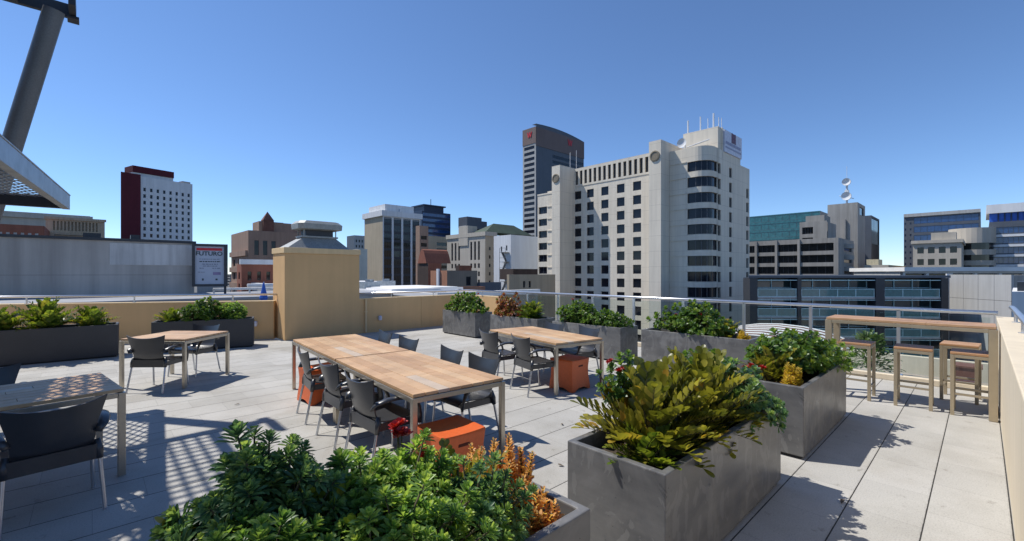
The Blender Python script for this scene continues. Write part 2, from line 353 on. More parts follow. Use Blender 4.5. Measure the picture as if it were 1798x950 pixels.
# ---------------------------------------------------------------- tables
def make_table(name, label, cat, L, W, H, loc, rz, top_m, fr_m, leg=.045, group=None, top_t=.028, slats=8, lip=.012):
    """local x = long side, slats run along it"""
    r = thing(name, label, cat, loc, rz, group)
    b = MB(); gap = .0045; sw = (W - 2 * lip - gap * (slats - 1)) / slats
    for i in range(slats):
        y0 = -W / 2 + lip + i * (sw + gap)
        cut = random.uniform(-.2, .2) * L if L > 1.5 else None
        e = random.uniform(0, .0015)
        if cut is None: b.box(-L / 2 + lip, L / 2 - lip, y0, y0 + sw, H - top_t, H - e)
        else:
            b.box(-L / 2 + lip, cut - .001, y0, y0 + sw, H - top_t, H - e); b.box(cut + .001, L / 2 - lip, y0, y0 + sw, H - top_t, H - e * .5)
    b.build('tabletop', top_m, r, bevel=.003)
    b = MB(); h = .042; z1 = H - top_t - .004; z0 = z1 - h; t_ = .03
    b.box(-L / 2 + leg, L / 2 - leg, -W / 2 + .004, -W / 2 + t_, z0, z1); b.box(-L / 2 + leg, L / 2 - leg, W / 2 - t_, W / 2 - .004, z0, z1)
    b.box(-L / 2 + .004, -L / 2 + t_, -W / 2 + leg, W / 2 - leg, z0, z1); b.box(L / 2 - t_, L / 2 - .004, -W / 2 + leg, W / 2 - leg, z0, z1)
    b.box(-.02, .02, -W / 2 + t_ + .001, W / 2 - t_ - .001, z0 + .006, z1 - .003)
    b.build('frame', fr_m, r, bevel=.003)
    for sx in (-1, 1):
        for sy in (-1, 1):
            b = MB(); x = sx * (L / 2 - leg / 2); y = sy * (W / 2 - leg / 2)
            b.box(x - leg / 2, x + leg / 2, y - leg / 2, y + leg / 2, .006, z1); b.box(x - leg / 2 + .004, x + leg / 2 - .004, y - leg / 2 + .004, y + leg / 2 - .004, 0, .006)
            b.build('leg', fr_m, r, bevel=.004)
    return r
TA = rad(90 - 4.2)
def on_long(s, u=0):      # along the long table, metres from its centre; u across
    return (2.49 + s * cos(TA) - u * sin(TA), 5.06 + s * sin(TA) + u * cos(TA), 0)
make_table('patio_table', 'near half of the long teak table, with the orange cube stool under its end', 'table', 1.95, .95, .74, on_long(-.98), TA, M['teak'], M['steel'])
make_table('patio_table', 'far half of the long teak table, pushed end to end with the near half', 'table', 1.95, .95, .74, on_long(.98), TA, M['teak'], M['steel'])
T4 = rad(-46)
make_table('patio_table', 'square teak table standing alone in front of the two left planters', 'table', 1.02, .98, .74, (1.0, 8.84, 0), T4, M['teak'], M['steel'])
TFA = rad(8)
make_table('patio_table', 'teak table striped by canopy shadow at the left edge of the photo', 'table', 1.6, 1.0, .74, (-.65, 5.40, 0), TFA, M['teak'], M['steel'], leg=.05)
TRA = rad(90 - 10)
make_table('patio_table', 'teak table with four chairs near the balustrade planters', 'table', 1.85, .93, .74, (5.33, 4.92, 0), TRA, M['teak'], M['steel'])
make_table('bar_table', 'long high wooden bar table on champagne metal legs beside the glass balustrade', 'bar table', 1.66, .58, 1.1, (7.86, .70, 0), pi / 2, M['bar_teak'], M['champagne'], leg=.075, slats=5, top_t=.03)

# ---------------------------------------------------------------- moulded armchairs
def make_chair(label, group):
    r = thing('patio_chair', label, 'chair', (0, 0, 0), 0, group)
    prof = [(.225, .405, .205, 0), (.232, .428, .215, 0), (.20, .445, .228, .004), (.12, .443, .235, .010), (.02, .434, .235, .014), (-.08, .428, .23, .016),
            (-.155, .436, .222, .018), (-.195, .462, .212, .02), (-.22, .51, .208, .022), (-.238, .57, .212, .028), (-.256, .64, .226, .034), (-.275, .71, .246, .040), (-.290, .765, .262, .045), (-.300, .80, .27, .047)]
    nu = 12; top = []; bot = []
    th = .011
    for i, (y, z, hw, cv) in enumerate(prof):
        a = prof[max(i - 1, 0)]; c = prof[min(i + 1, len(prof) - 1)]
        ty, tz = c[0] - a[0], c[1] - a[1]; L = math.hypot(ty, tz); ny, nz = tz / L, -ty / L       # normal towards sitter
        if i < 6: pass
        for k in range(nu + 1):
            u = -1 + 2 * k / nu; s = u * u
            yy = y + ny * cv * s; zz = z + nz * cv * s
            if i >= 10: zz += (.020 * (abs(u) ** 3) - .012 * (1 - s)) * (i - 9) / 4
            top.append((u * hw, yy + ny * th / 2, zz + nz * th / 2)); bot.append((u * hw, yy - ny * th / 2, zz - nz * th / 2))
    n = len(prof); w_ = nu + 1; vs = top + bot; o = len(top); fs = []
    for i in range(n - 1):
        for k in range(nu):
            a = i * w_ + k; fs.append((a, a + 1, a + w_ + 1, a + w_)); fs.append((o + a, o + a + w_, o + a + w_ + 1, o + a + 1))
    for i in range(n - 1):
        a = i * w_; fs.append((a, a + w_, o + a + w_, o + a)); a += nu; fs.append((a, o + a, o + a + w_, a + w_))
    for k in range(nu):
        fs.append((k, o + k, o + k + 1, k + 1)); a = (n - 1) * w_ + k; fs.append((a, a + 1, o + a + 1, o + a))
    b = MB(); b.add(vs, fs)
    # apron under the seat, with the sleeves that hold the legs
    x = .222
    b.box(-x, x, -.214, -.196, .362, .47); b.box(-x, -x + .016, -.196, .20, .37, .432); b.box(x - .016, x, -.196, .20, .37, .432); b.box(-x + .016, x - .016, .186, .20, .385, .42)
    sh = b.build('seat_shell', M['resin'], r, smooth=True)
    for s in (-1, 1):
        b = MB()
        path = [(.222, -.245, .57), (.250, -.222, .615), (.272, -.13, .642), (.282, -.02, .644), (.284, .08, .632), (.278, .145, .595), (.268, .182, .53), (.256, .202, .45), (.248, .208, .37)]
        b.tube([(s * p[0], p[1], p[2]) for p in path], [.026, .033, .036, .036, .036, .036, .034, .030, .023], 12, ell=.5)
        b.tube([(s * .224, -.18, .50), (s * .234, -.195, .43), (s * .236, -.205, .36)], [.018, .026, .021], 10)
        b.build('armrest', M['resin'], r, smooth='all')
        for y0, y1, x0, x1 in ((.208, .236, .248, .262), (-.203, -.275, .236, .255)):
            b = MB(); b.tube([(s * x0, y0, .37), (s * x1, y1, .008)], .0125, 10); b.tube([(s * x1, y1, .0), (s * x1, y1, .012)], .0145, 10)
            b.build('leg', M['alu'], r, smooth=True)
    return r
G1, G2, G3, G4 = 'chairs around the long table', 'chairs at the square table', 'chairs at the shaded front table', 'chairs at the balustrade-side table'
def face(a): return a - pi / 2          # chair front is local +y; a = heading
lx = TA - pi / 2                        # heading towards +x, square to the long table
P0 = []
def lc(s, side, wob=0):
    u = .47 * side                      # side +1 = -x edge
    return (*on_long(s, u - (.02) * side)[:2], 0), (face(lx if side > 0 else lx + pi) + wob)
spec = [
 (lc(-1.35, 1, .10), 'dark chair tucked into the left side of the long table, nearest the camera', G1),
 (lc(-.50, 1, .05), 'dark chair on the left side of the long table, middle of the three', G1),
 (lc(.40, 1, -.06), 'dark chair on the left side of the long table, farthest, beside the far orange stool', G1),
 (lc(-1.30, -1, .05), 'dark chair with bluish sheen at the right side of the long table, nearest the camera', G1),
 (lc(-.62, -1, -.04), 'dark chair on the right side of the long table, second from the near end', G1),
 (lc(.50, -1, .06), 'dark chair on the right side of the long table, third from the near end', G1),
 (lc(1.32, -1, -.05), 'dark chair at the far right end of the long table, nearest the chimney', G1),
 (((.73, 8.43, 0), face(rad(44 + 4))), 'dark chair on the near side of the square table, its back to the camera', G2),
 (((1.27, 9.25, 0), face(rad(224 - 6))), 'dark chair behind the square table, in front of the left planter', G2),
 (((-.22, 4.64, 0), face(rad(98))), 'large dark chair in the left foreground shade, its back to the camera', G3),
 (((-.74, 6.28, 0), face(rad(278))), 'dark chair cut off by the left edge, behind the shaded table', G3),
 (((4.78, 5.30, 0), face(TRA - pi / 2 + .04)), 'dark chair on the left side of the balustrade-side table, farther from the camera', G4),
 (((4.72, 4.50, 0), face(TRA - pi / 2 - .08)), 'dark chair on the left side of the balustrade-side table, nearer the orange stool', G4),
 (((5.90, 5.40, 0), face(TRA + pi / 2 + .05)), 'pale-lit dark chair on the planter side of the balustrade-side table, the farther one', G4),
 (((5.84, 4.60, 0), face(TRA + pi / 2 - .05)), 'pale-lit dark chair on the planter side of the balustrade-side table, the nearer one', G4)]
c0 = None
for (loc, rz), lab, g in spec:
    if c0 is None:
        c0 = make_chair(lab, g); c0.location = loc; c0.rotation_euler.z = rz
    else: dup(c0, loc, rz, lab, g)

# ---------------------------------------------------------------- orange cube stools
def make_cube_stool(label):
    r = thing('cube_stool', label, 'stool', (0, 0, 0), 0, 'orange plastic cube stools under the tables')
    b = MB(); H = .455; rings = []
    def ring(hw, z, sag=0, n=8, arch=0):
        pts = []
        for k in range(4):
            ang = k * pi / 2
            for j in range(n):
                u = -1 + 2 * j / n
                x, y = u * hw, -hw
                c = .985 if abs(u) < .99 else .97
                zz = z + arch * max(0, 1 - (abs(u) / .62) ** 4)
                if sag: zz -= sag * ((1 - u * u) if k in (0, 2) else 0)
                pts.append((c * (x * cos(ang) - y * sin(ang)), c * (x * sin(ang) + y * cos(ang)), zz))
        return pts
    prof = [(.225, 0, 0, .05), (.222, .06, 0, 0), (.205, .20, 0, 0), (.203, .32, 0, 0), (.213, .425, 0, 0), (.215, .447, .006, 0), (.212, H, .008, 0), (.19, H + .001, .009, 0)]
    vs = []; n = 32
    for hw, z, sg, ar in prof: vs += ring(hw, z, sg, 8, ar)
    fs = [(i * n + k, i * n + (k + 1) % n, (i + 1) * n + (k + 1) % n, (i + 1) * n + k) for i in range(len(prof) - 1) for k in range(n)]
    o = len(vs) - n; m = 8                     # dished top as strips
    idx = lambda k, j: o + k * 8 + j
    for j in range(8):
        pass
    # top: fan rows between front edge (side 0) and back edge (side 2)
    front = [o + j for j in range(8)] + [o + 8]; back = [o + 24 - j for j in range(9)]
    left = [o] + [o + 31 - j for j in range(7)] + [o + 24]; right = [o + 8 + j for j in range(9)]
    grid = []
    for i in range(9):
        row = []
        for j in range(9):
            if i == 0: row.append(front[j])
            elif i == 8: row.append(back[j])
            elif j == 0: row.append(left[i])
            elif j == 8: row.append(right[i])
            else:
                u = -1 + j / 4; v_ = -1 + i / 4
                vs.append((u * .185, v_ * .185, H - .009 * (1 - u * u) - .003 * (1 - v_ * v_))); row.append(len(vs) - 1)
        grid.append(row)
    for i in range(8):
        for j in range(8): fs.append((grid[i][j], grid[i][j + 1], grid[i + 1][j + 1], grid[i + 1][j]))
    b.add(vs, fs); b.build('body', M['orange'], r, smooth=True)
    for k in range(2):
        b = MB(); a = k * pi; Mx = Matrix.Rotation(a, 4, 'Z')
        b.box(-.055, .055, -.2085, -.196, .345, .372, 0, Mx); b.build('handle_slot', M['slot'], r, bevel=.008)
    return r
s0 = make_cube_stool('orange cube stool under the near end of the long table'); s0.location = (2.16, 3.03, 0); s0.rotation_euler.z = rad(-3)
dup(s0, (2.26, 6.20, 0), rad(4), 'orange cube stool half hidden under the far left side of the long table')
dup(s0, (5.22, 4.26, 0), rad(2), 'orange cube stool under the balustrade-side table')

# ---------------------------------------------------------------- bar stools
def make_bar_stool(label):
    r = thing('bar_stool', label, 'bar stool', (0, 0, 0), 0, 'bar stools at the high bar table'); H = .765; W = .37; D = .42
    b = MB(); n = 5; sw = (D - .004 * (n - 1)) / n
    for i in range(n): b.box(-W / 2, W / 2, -D / 2 + i * (sw + .004), -D / 2 + i * (sw + .004) + sw, H - .026, H)
    b.build('seat', M['bar_teak'], r, bevel=.003)
    b = MB(); z = H - .03; h = .036
    for s in (-1, 1):
        b.box(-W / 2 + .036, W / 2 - .036, s * D / 2 - .018 - s * .018, s * D / 2 + .018 - s * .018, z - h, z); b.box(s * W / 2 - .018 - s * .018, s * W / 2 + .018 - s * .018, -D / 2 + .036, D / 2 - .036, z - h, z)
    b.build('frame', M['champagne'], r, bevel=.003)
    for sx in (-1, 1):
        for sy in (-1, 1):
            b = MB(); x = sx * (W / 2 - .018); y = sy * (D / 2 - .018); b.box(x - .018, x + .018, y - .018, y + .018, 0, z); b.build('leg', M['champagne'], r, bevel=.003)
    for s in (-1, 1):
        b = MB(); b.box(-W / 2 + .037, W / 2 - .037, s * (D / 2 - .018) - .011, s * (D / 2 - .018) + .011, .25, .275); b.build('footrest', M['champagne'], r)
        b = MB(); b.box(s * (W / 2 - .018) - .011, s * (W / 2 - .018) + .011, -D / 2 + .037, D / 2 - .037, .17, .19); b.build('stretcher', M['champagne'], r)
    return r
bs = make_bar_stool('bar stool at the planter end of the bar table, its wooden seat half in sun'); bs.location = (7.80, 1.21, 0); bs.rotation_euler.z = -pi / 2
dup(bs, (7.80, .61, 0), -pi / 2 + .03, 'shaded middle bar stool on the terrace side of the bar table')
dup(bs, (7.80, .08, 0), -pi / 2, 'bar stool next to the right leg of the bar table, by the cream parapet')
dup(bs, (8.62, .20, 0), -pi / 2 - .06, 'sunlit bar stool on the balustrade side of the bar table')

# ---------------------------------------------------------------- planters
RIM = .045
def planter(label, x, y, L, W, H, rz=0, mt='planter'):
    """x, y = corner; L along local x, W along local y"""
    r = thing('planter', label, 'planter', (x, y, 0), rz, 'grey concrete planters')
    b = MB(); z0 = .03
    o = [(0, 0), (L, 0), (L, W), (0, W)]; i_ = [(RIM, RIM), (L - RIM, RIM), (L - RIM, W - RIM), (RIM, W - RIM)]; zs = H - .10
    vs = [(*p, z0) for p in o] + [(*p, H) for p in o] + [(*p, H) for p in i_] + [(*p, zs - .02) for p in i_]
    fs = [(3, 2, 1, 0)]
    for k in range(4):
        k2 = (k + 1) % 4; fs += [(k, k2, 4 + k2, 4 + k), (4 + k, 4 + k2, 8 + k2, 8 + k), (8 + k, 8 + k2, 12 + k2, 12 + k)]
    fs.append((12, 13, 14, 15))
    b.add(vs, fs); b.build('trough', M[mt], r, bevel=.007)
    b = MB(); b.box(.03, L - .03, .03, W - .03, 0, z0 - .001); b.build('plinth', M['planter_dark'], r)
    b = MB(); nx, ny = 24, 10; vs = []; fs = []
    for j in range(ny + 1):
        for i in range(nx + 1):
            vs.append((RIM + .002 + (L - 2 * RIM - .004) * i / nx, RIM + .002 + (W - 2 * RIM - .004) * j / ny, zs + random.uniform(-.015, .02)))
    for j in range(ny):
        for i in range(nx): a = j * (nx + 1) + i; fs.append((a, a + 1, a + nx + 2, a + nx + 1))
    b.add(vs, fs); b.build('soil', M['soil'], r, smooth='all'); return r
PH = .67
planter('grey concrete planter in the foreground, full of green spurge, cut off by the bottom edge', -.45, 1.2, 2.07, .66, PH)
planter('large grey planter at front right holding the big olive cycad', 2.17, 1.13, 1.93, .66, PH)
planter('grey planter just beyond the front right one, nearest the bar table', 4.74, 1.12, 1.85, .66, PH)
planter('grey planter along the balustrade nearest the bar table, with orange spikes at its end', 7.5, 2.5, .66, 1.9, PH)
planter('grey planter along the balustrade behind the table with four chairs', 7.37, 4.76, .62, 1.75, PH)
planter('grey planter along the balustrade holding the red-leaved shrub', 7.37, 6.95, .62, 1.65, PH)
planter('farthest grey planter, in the corner where parapet meets glass', 7.36, 9.2, .6, 1.5, PH)
planter('long dark planter at the far left edge before the tan parapet', -1.75, 12.36, 2.15, .62, PH, rad(-3), 'planter_deep_grey')
planter('dark grey planter between the square table and the chimney', .92, 12.22, 1.9, .5, PH, rad(-15), 'planter_deep_grey')

# ---------------------------------------------------------------- plants
R_ = random.Random(11)
def basis(d):
    d = Vector(d).normalized(); u = d.cross(Vector((0, 0, 1)))
    if u.length < .05: u = d.cross(Vector((1, 0, 0)))
    u.normalize(); return d, u, u.cross(d)
def narrow_leaf(b, p, d, nrm, L, W, fold=.3, droop=.12):
    s = d.cross(nrm).normalized()
    m = p + d * L * .45 - nrm * L * .02; m2 = p + d * L * .8 - nrm * L * .03 - Vector((0, 0, droop * L * .4)); tip = p + d * L - Vector((0, 0, droop * L))
    up = nrm * W * fold; a = s * W / 2
    b.add([p, m + a * .86 + up, m2 + a * .95 + up, tip, m2 - a * .95 + up, m - a * .86 + up, m, m2], [(0, 1, 6), (0, 6, 5), (1, 2, 7, 6), (6, 7, 4, 5), (2, 3, 7), (7, 3, 4)])
def oval_leaf(b, p, d, nrm, L, W, cup=.12, curl=.1):
    s = d.cross(nrm).normalized(); vs = []
    for t_, wd in ((0, .18), (.3, .66), (.68, 1.0), (.92, .66)):
        c = p + d * L * t_ - nrm * L * curl * t_ * t_
        vs += [c - s * W / 2 * wd + nrm * W * cup * wd, c, c + s * W / 2 * wd + nrm * W * cup * wd]
    vs.append(p + d * L - nrm * L * curl); fs = []
    for i in range(3):
        a = i * 3; fs += [(a, a + 1, a + 4, a + 3), (a + 1, a + 2, a + 5, a + 4)]
    fs += [(9, 10, 12), (10, 11, 12)]
    b.add(vs, fs)
def rosette(b, p, d, n, L, W, oval=False, lo=10, hi=76):
    d, u, v = basis(d); own = R_.uniform(-.16, .22)
    for i in range(n):
        f = (i + .5) / n; b.tone = own + .34 * max(0, 1 - f * 2.2); th = rad(lo + (hi - lo) * f ** .8 + R_.uniform(-8, 8)); ph = i * 2.39996 + R_.uniform(-.25, .25)
        rad_ = u * cos(ph) + v * sin(ph)
        ld = (d * cos(th) + rad_ * sin(th)).normalized(); nn = (d * sin(th) - rad_ * cos(th)).normalized()
        l = L * (.55 + .45 * f) * R_.uniform(.85, 1.15)
        q_ = p - d * (.55 * L * f)
        if oval: oval_leaf(b, q_, ld, nn, l, W * R_.uniform(.85, 1.15), .12, R_.uniform(.0, .25))
        else: narrow_leaf(b, q_, ld, nn, l, W * R_.uniform(.85, 1.15))
def frond(b, sb, p0, az, el0, L, npair, ll, lw, droop=1.0):
    """feather frond: arching midrib with paired oblong leaflets"""
    pts = []; p = Vector(p0); e = el0; st = L / 12
    for i in range(13):
        pts.append(p.copy()); p = p + Vector((cos(az) * cos(e), sin(az) * cos(e), sin(e))) * st
        e -= droop * (.02 + .075 * (i / 12) ** 1.2) * R_.uniform(.8, 1.2)
    sb.tube(pts, [.007 * (1 - .07 * i) for i in range(13)], 5); b.tone = R_.uniform(-.2, .28)
    for k in range(npair):
        f = .16 + .82 * k / (npair - 1); x = f * 12; i = min(int(x), 11); p = pts[i].lerp(pts[i + 1], x - i)
        d = (pts[i + 1] - pts[i]).normalized(); side = d.cross(Vector((0, 0, 1)))
        if side.length < .1: side = Vector((-sin(az), cos(az), 0))
        side.normalize(); up = side.cross(d)
        l = ll * (.62 + .5 * sin(pi * min(1, f * 1.02 + .05)))
        for s in (-1, 1):
            a = rad(R_.uniform(50, 66) - 20 * f)
            ld = (d * cos(a) + side * s * sin(a) * .85 + up * R_.uniform(.35, .75)).normalized()
            nn = (up - ld * up.dot(ld)); nn = (nn + d * R_.uniform(-.5, .1)); nn = (nn - ld * nn.dot(ld)).normalized()
            oval_leaf(b, p, ld, nn, l * R_.uniform(.9, 1.1), lw * R_.uniform(.85, 1.15), .10, R_.uniform(-.05, .2))
    ld = (pts[12] - pts[11]).normalized(); oval_leaf(b, pts[12], ld, basis(ld)[2], ll * .7, lw * .8)
def zamia(label, x, y, n, L, z=.58, mat='zamia', npair=13, ll=.12, lw=.042, az0=0, az1=2 * pi, el=(25, 80), droop=1.0, group='cycads in the planters'):
    r = thing('cycad_plant', label, 'plant', (x, y, z), 0, group); b = MB(); sb = MB()
    for i in range(n):
        f = (i + .5) / n; az = az0 + (az1 - az0) * ((i * .618034) % 1) + R_.uniform(-.2, .2)
        frond(b, sb, (R_.uniform(-.06, .06), R_.uniform(-.06, .06), 0), az, rad(el[0] + (el[1] - el[0]) * f + R_.uniform(-6, 6)), L * R_.uniform(.8, 1.1) * (.66 + .34 * min(1, f * 2)), npair, ll * R_.uniform(.85, 1.1), lw, droop)
    b.build('fronds', M[mat], r, smooth='all'); sb.build('stems', M['stem'], r, smooth='all'); return r
def flower_head(b, p, d, r, n=9):
    d, u, v = basis(d)
    for i in range(n):
        ph = i * 2.4; th = rad(20 + 60 * i / n); ra = u * cos(ph) + v * sin(ph)
        ld = (d * cos(th) + ra * sin(th)).normalized(); nn = (d * sin(th) - ra * cos(th)).normalized()
        oval_leaf(b, p + ld * r * .15, ld, nn, r, r * .8, .2, .1)
def shrub(name, label, cat, x, y, rx, ry, h, n, leafn, L, W, mat, z=.58, oval=False, flowers=0, group='leafy shrubs in the planters', lump=.34, base=.25, flower_r=.02, tilt=(0, 0), lift=.55):
    """stems fan out of the soil, every tip and side shoot carries a rosette of leaves"""
    r = thing(name, label, cat, (x, y, z), 0, group); b = MB(); sb = MB(); fl = []
    ph0 = [R_.uniform(0, 6.28) for _ in range(6)]
    for i in range(n):
        f = (i + .5) / n; ct = 1 - f * 1.05; ct = max(-.05, ct); stt = math.sqrt(1 - min(1, ct * ct)); az = i * 2.39996
        k = 1 + lump * (sin(3 * az + ph0[0]) * .5 + sin(5 * az + ph0[1] + ct * 4) * .4 + sin(7 * ct + ph0[2]) * .5) * .7 + R_.uniform(-.16, .16) 
        rr = k * (1 if R_.random() < .62 else R_.uniform(.5, .88))
        d = Vector((cos(az) * stt, sin(az) * stt, ct))
        p = Vector((d.x * rx * rr + tilt[0] * ct, d.y * ry * rr + tilt[1] * ct, base * h + d.z * h * rr * (1 - base)))
        if p.z < .02: p.z = R_.uniform(.02, .1)
        dd = (d + Vector((0, 0, lift)) + Vector((R_.uniform(-.3, .3), R_.uniform(-.3, .3), R_.uniform(-.1, .3)))).normalized()
        sz = R_.uniform(.75, 1.2)
        rosette(b, p, dd, leafn, L * sz, W * sz, oval)
        if i % 2 == 0 or rr > 1.05:
            q0 = Vector((R_.uniform(-.25, .25) * rx, R_.uniform(-.25, .25) * ry, 0)); md = q0.lerp(p, .55) + Vector((0, 0, .04))
            sb.tube([q0, md, p], [.007, .005, .003], 5)
        if flowers and d.z > .45 and len(fl) < flowers and R_.random() < flowers * 2.0 / n: fl.append((p + dd * L * .5, dd))
    b.build('foliage', M[mat], r, smooth='all'); sb.build('stems', M['stem'], r, smooth='all')
    for p, d in fl:
        fb = MB()
        for _ in range(4): flower_head(fb, p + Vector((R_.uniform(-1, 1), R_.uniform(-1, 1), R_.uniform(-.3, .8))) * flower_r, d, flower_r)
        fb.build('flower', M['redflower'], r, smooth='all')
    return r
def campfire(label, x, y, n, h, spread, mat='campfire', z=.575, group='orange succulents in the planters'):
    r = thing('orange_succulent', label, 'plant', (x, y, z), 0, group); b = MB(); sb = MB()
    for i in range(n):
        a = i * 2.4; rr = math.sqrt((i + .5) / n); p0 = Vector((cos(a) * spread[0] * rr, sin(a) * spread[1] * rr, 0)); H = h * R_.uniform(.5, 1.1) * (1.1 - .35 * rr)
        tp = p0 + Vector((R_.uniform(-.12, .12) * H, R_.uniform(-.12, .12) * H, H)); md = p0.lerp(tp, .5) + Vector((R_.uniform(-.02, .02), R_.uniform(-.02, .02), 0)); sb.tube([p0, md, tp], .004, 5)
        k = int(H / .0135) + 2
        for j in range(k):
            f = j / k; p = p0.lerp(md, f * 2) if f < .5 else md.lerp(tp, f * 2 - 1); l = .056 * (1 - .78 * f) + .007
            for m_ in range(4):
                ph = j * 1.1 + m_ * pi / 2; e = rad(R_.uniform(10, 50)); d = Vector((cos(ph) * cos(e), sin(ph) * cos(e), sin(e)))
                oval_leaf(b, p, d, Vector((-cos(ph) * sin(e), -sin(ph) * sin(e), cos(e))), l * R_.uniform(.8, 1.2), l * .55, .15, -.1)
    b.build('leaves', M[mat], r, smooth='all'); sb.build('stems', M['stem'], r, smooth='all'); return r
def redflowers(label, x, y, z, n, spread, hh, group='red flowers in the planters'):
    r = thing('red_flower', label, 'flower', (x, y, .575), 0, group)
    for i in range(n):
        p = Vector((R_.uniform(-1, 1) * spread, R_.uniform(-1, 1) * spread, z - .575 + R_.uniform(-.5, .5) * hh))
        sb = MB(); sb.tube([(p.x * .5, p.y * .5, 0), tuple(p)], .003, 5); sb.build('stem', M['stem'], r)
        b = MB()
        for _ in range(4): flower_head(b, p + Vector((R_.uniform(-1, 1), R_.uniform(-1, 1), R_.uniform(-.4, .8))) * .022, (0, 0, 1), .03)
        b.build('flower_head', M['redflower'], r, smooth='all')
    return r
# foreground planter
shrub('spurge_shrub', 'dark blue-green spurge bush at the upper left of the foreground planter, with red flowers', 'shrub', .42, 1.66, .24, .19, .57, 230, 34, .064, .0135, 'spurge_blue', flowers=2, base=.35)
shrub('spurge_shrub', 'tall bright green spurge bush in the middle of the foreground planter', 'shrub', .80, 1.60, .29, .22, .42, 250, 36, .064, .014, 'spurge', flowers=1)
shrub('spurge_shrub', 'low green spurge bush along the near side of the foreground planter', 'shrub', .74, 1.33, .38, .18, .38, 230, 30, .060, .0135, 'spurge')
shrub('spurge_shrub', 'small blue-green spurge bush beside the orange spikes of the foreground planter', 'shrub', 1.13, 1.40, .20, .19, .36, 110, 28, .058, .013, 'spurge_blue')
shrub('spurge_shrub', 'green spurge bush at the lower left of the foreground planter', 'shrub', .33, 1.40, .24, .20, .42, 150, 30, .062, .0135, 'spurge')
zamia('dark olive cycad fronds leaning out at the far left of the foreground planter', .25, 1.58, 8, .36, mat='zamia', az0=rad(100), az1=rad(190), el=(50, 80), npair=12, ll=.08, lw=.03, z=.62, droop=.9)
zamia('olive cycad fronds showing between the spurge bushes of the foreground planter', .66, 1.58, 12, .42, mat='zamia_green', el=(62, 86), npair=13, ll=.075, lw=.022, z=.6)
zamia('yellow-green cycad rosette next to the orange spikes in the foreground planter', 1.17, 1.58, 12, .32, mat='zamia', el=(30, 80), npair=11, ll=.07, lw=.028, z=.6)
campfire('tall orange spiky succulent at the right end of the foreground planter', 1.40, 1.58, 34, .36, (.17, .20))
campfire('low yellow-orange succulent in the near corner of the foreground planter', 1.36, 1.35, 34, .2, (.16, .08))
redflowers('red flowers rising among the spurge beside the near orange stool', .98, 1.76, 1.02, 3, .04, .05)
# front right planter
zamia('big olive cycad at the left end of the front right planter', 2.66, 1.48, 58, .53, mat='zamia', el=(6, 88), npair=10, ll=.105, lw=.052, droop=.7)
zamia('yellow-olive cycad in the middle of the front right planter', 3.22, 1.42, 58, .53, mat='zamia', el=(6, 88), npair=10, ll=.105, lw=.052, droop=.7)
zamia('small olive cycad between the two big ones in the front right planter', 2.95, 1.36, 20, .36, mat='zamia', el=(10, 75), npair=9, ll=.09, lw=.045)
zamia('low green cycad rosette at the near corner of the front right planter', 2.42, 1.38, 16, .24, mat='zamia_green', el=(15, 70), npair=10, ll=.065, lw=.036)
shrub('spurge_shrub', 'blue-green shrub spilling over the right side of the front right planter', 'shrub', 3.70, 1.34, .34, .30, .36, 190, 20, .062, .022, 'spurge_blue', oval=True, flowers=1, base=.1, lift=.2)
shrub('leafy_shrub', 'yellow-green leafy shrub at the far end of the front right planter', 'shrub', 3.78, 1.60, .24, .18, .46, 110, 16, .06, .028, 'shrub', oval=True)
shrub('leafy_shrub', 'slender green shrub with red tips standing behind the big olive cycad', 'shrub', 2.72, 1.72, .22, .10, .56, 46, 14, .055, .022, 'shrub', oval=True, flowers=2, base=.5)
# planter nearest the bar table
shrub('leafy_shrub', 'rounded glossy green shrub in the planter nearest the bar table', 'shrub', 5.72, 1.45, .50, .34, .50, 230, 15, .078, .036, 'shrub', oval=True, flowers=2)
shrub('spurge_shrub', 'dark green shrub trailing over the bar-side corner of its planter', 'shrub', 6.28, 1.32, .30, .30, .34, 120, 18, .07, .026, 'spurge', oval=True, base=.1, lift=.1)
zamia('olive cycad at the near end of the planter nearest the bar table', 5.15, 1.5, 20, .36, mat='zamia', el=(30, 82), npair=11, ll=.08, lw=.044)
campfire('yellow and orange succulent spikes at the near corner of the planter by the bar table', 4.98, 1.28, 18, .28, (.15, .07), mat='yellowleaf')
redflowers('coral flowers at the left end of the planter nearest the bar table', 4.9, 1.58, .76, 3, .09, .08)
# planters along the balustrade
shrub('leafy_shrub', 'broad green shrub in the balustrade planter beside the orange spikes', 'shrub', 7.85, 3.55, .36, .62, .55, 240, 14, .088, .046, 'shrub', oval=True, flowers=3)
zamia('small olive cycad between the green shrub and the orange spikes by the balustrade', 7.82, 2.98, 14, .36, mat='zamia', el=(35, 80), npair=10, ll=.08, lw=.042)
campfire('orange succulent spikes at the right end of a balustrade planter', 7.72, 2.66, 18, .24, (.12, .1), mat='yellowleaf')
shrub('leafy_shrub', 'dense green shrub at the left end of the planter behind the four-chair table', 'shrub', 7.68, 6.0, .32, .48, .50, 170, 14, .08, .044, 'shrub', oval=True, flowers=2)
shrub('spurge_shrub', 'lower green shrub at the right end of the planter behind the four-chair table', 'shrub', 7.66, 5.25, .28, .46, .36, 120, 16, .075, .034, 'shrub', oval=True)
shrub('red_leaved_shrub', 'reddened shrub at the left end of its balustrade planter', 'shrub', 7.64, 8.18, .30, .40, .52, 130, 14, .085, .044, 'redleaf', oval=True)
zamia('olive cycad beside the reddened shrub by the balustrade', 7.66, 7.42, 34, .46, mat='zamia_green', el=(22, 84), npair=11, ll=.11, lw=.060)
shrub('leafy_shrub', 'bright green shrub in the farthest corner planter', 'shrub', 7.66, 9.95, .32, .74, .50, 220, 14, .085, .048, 'shrub', oval=True)
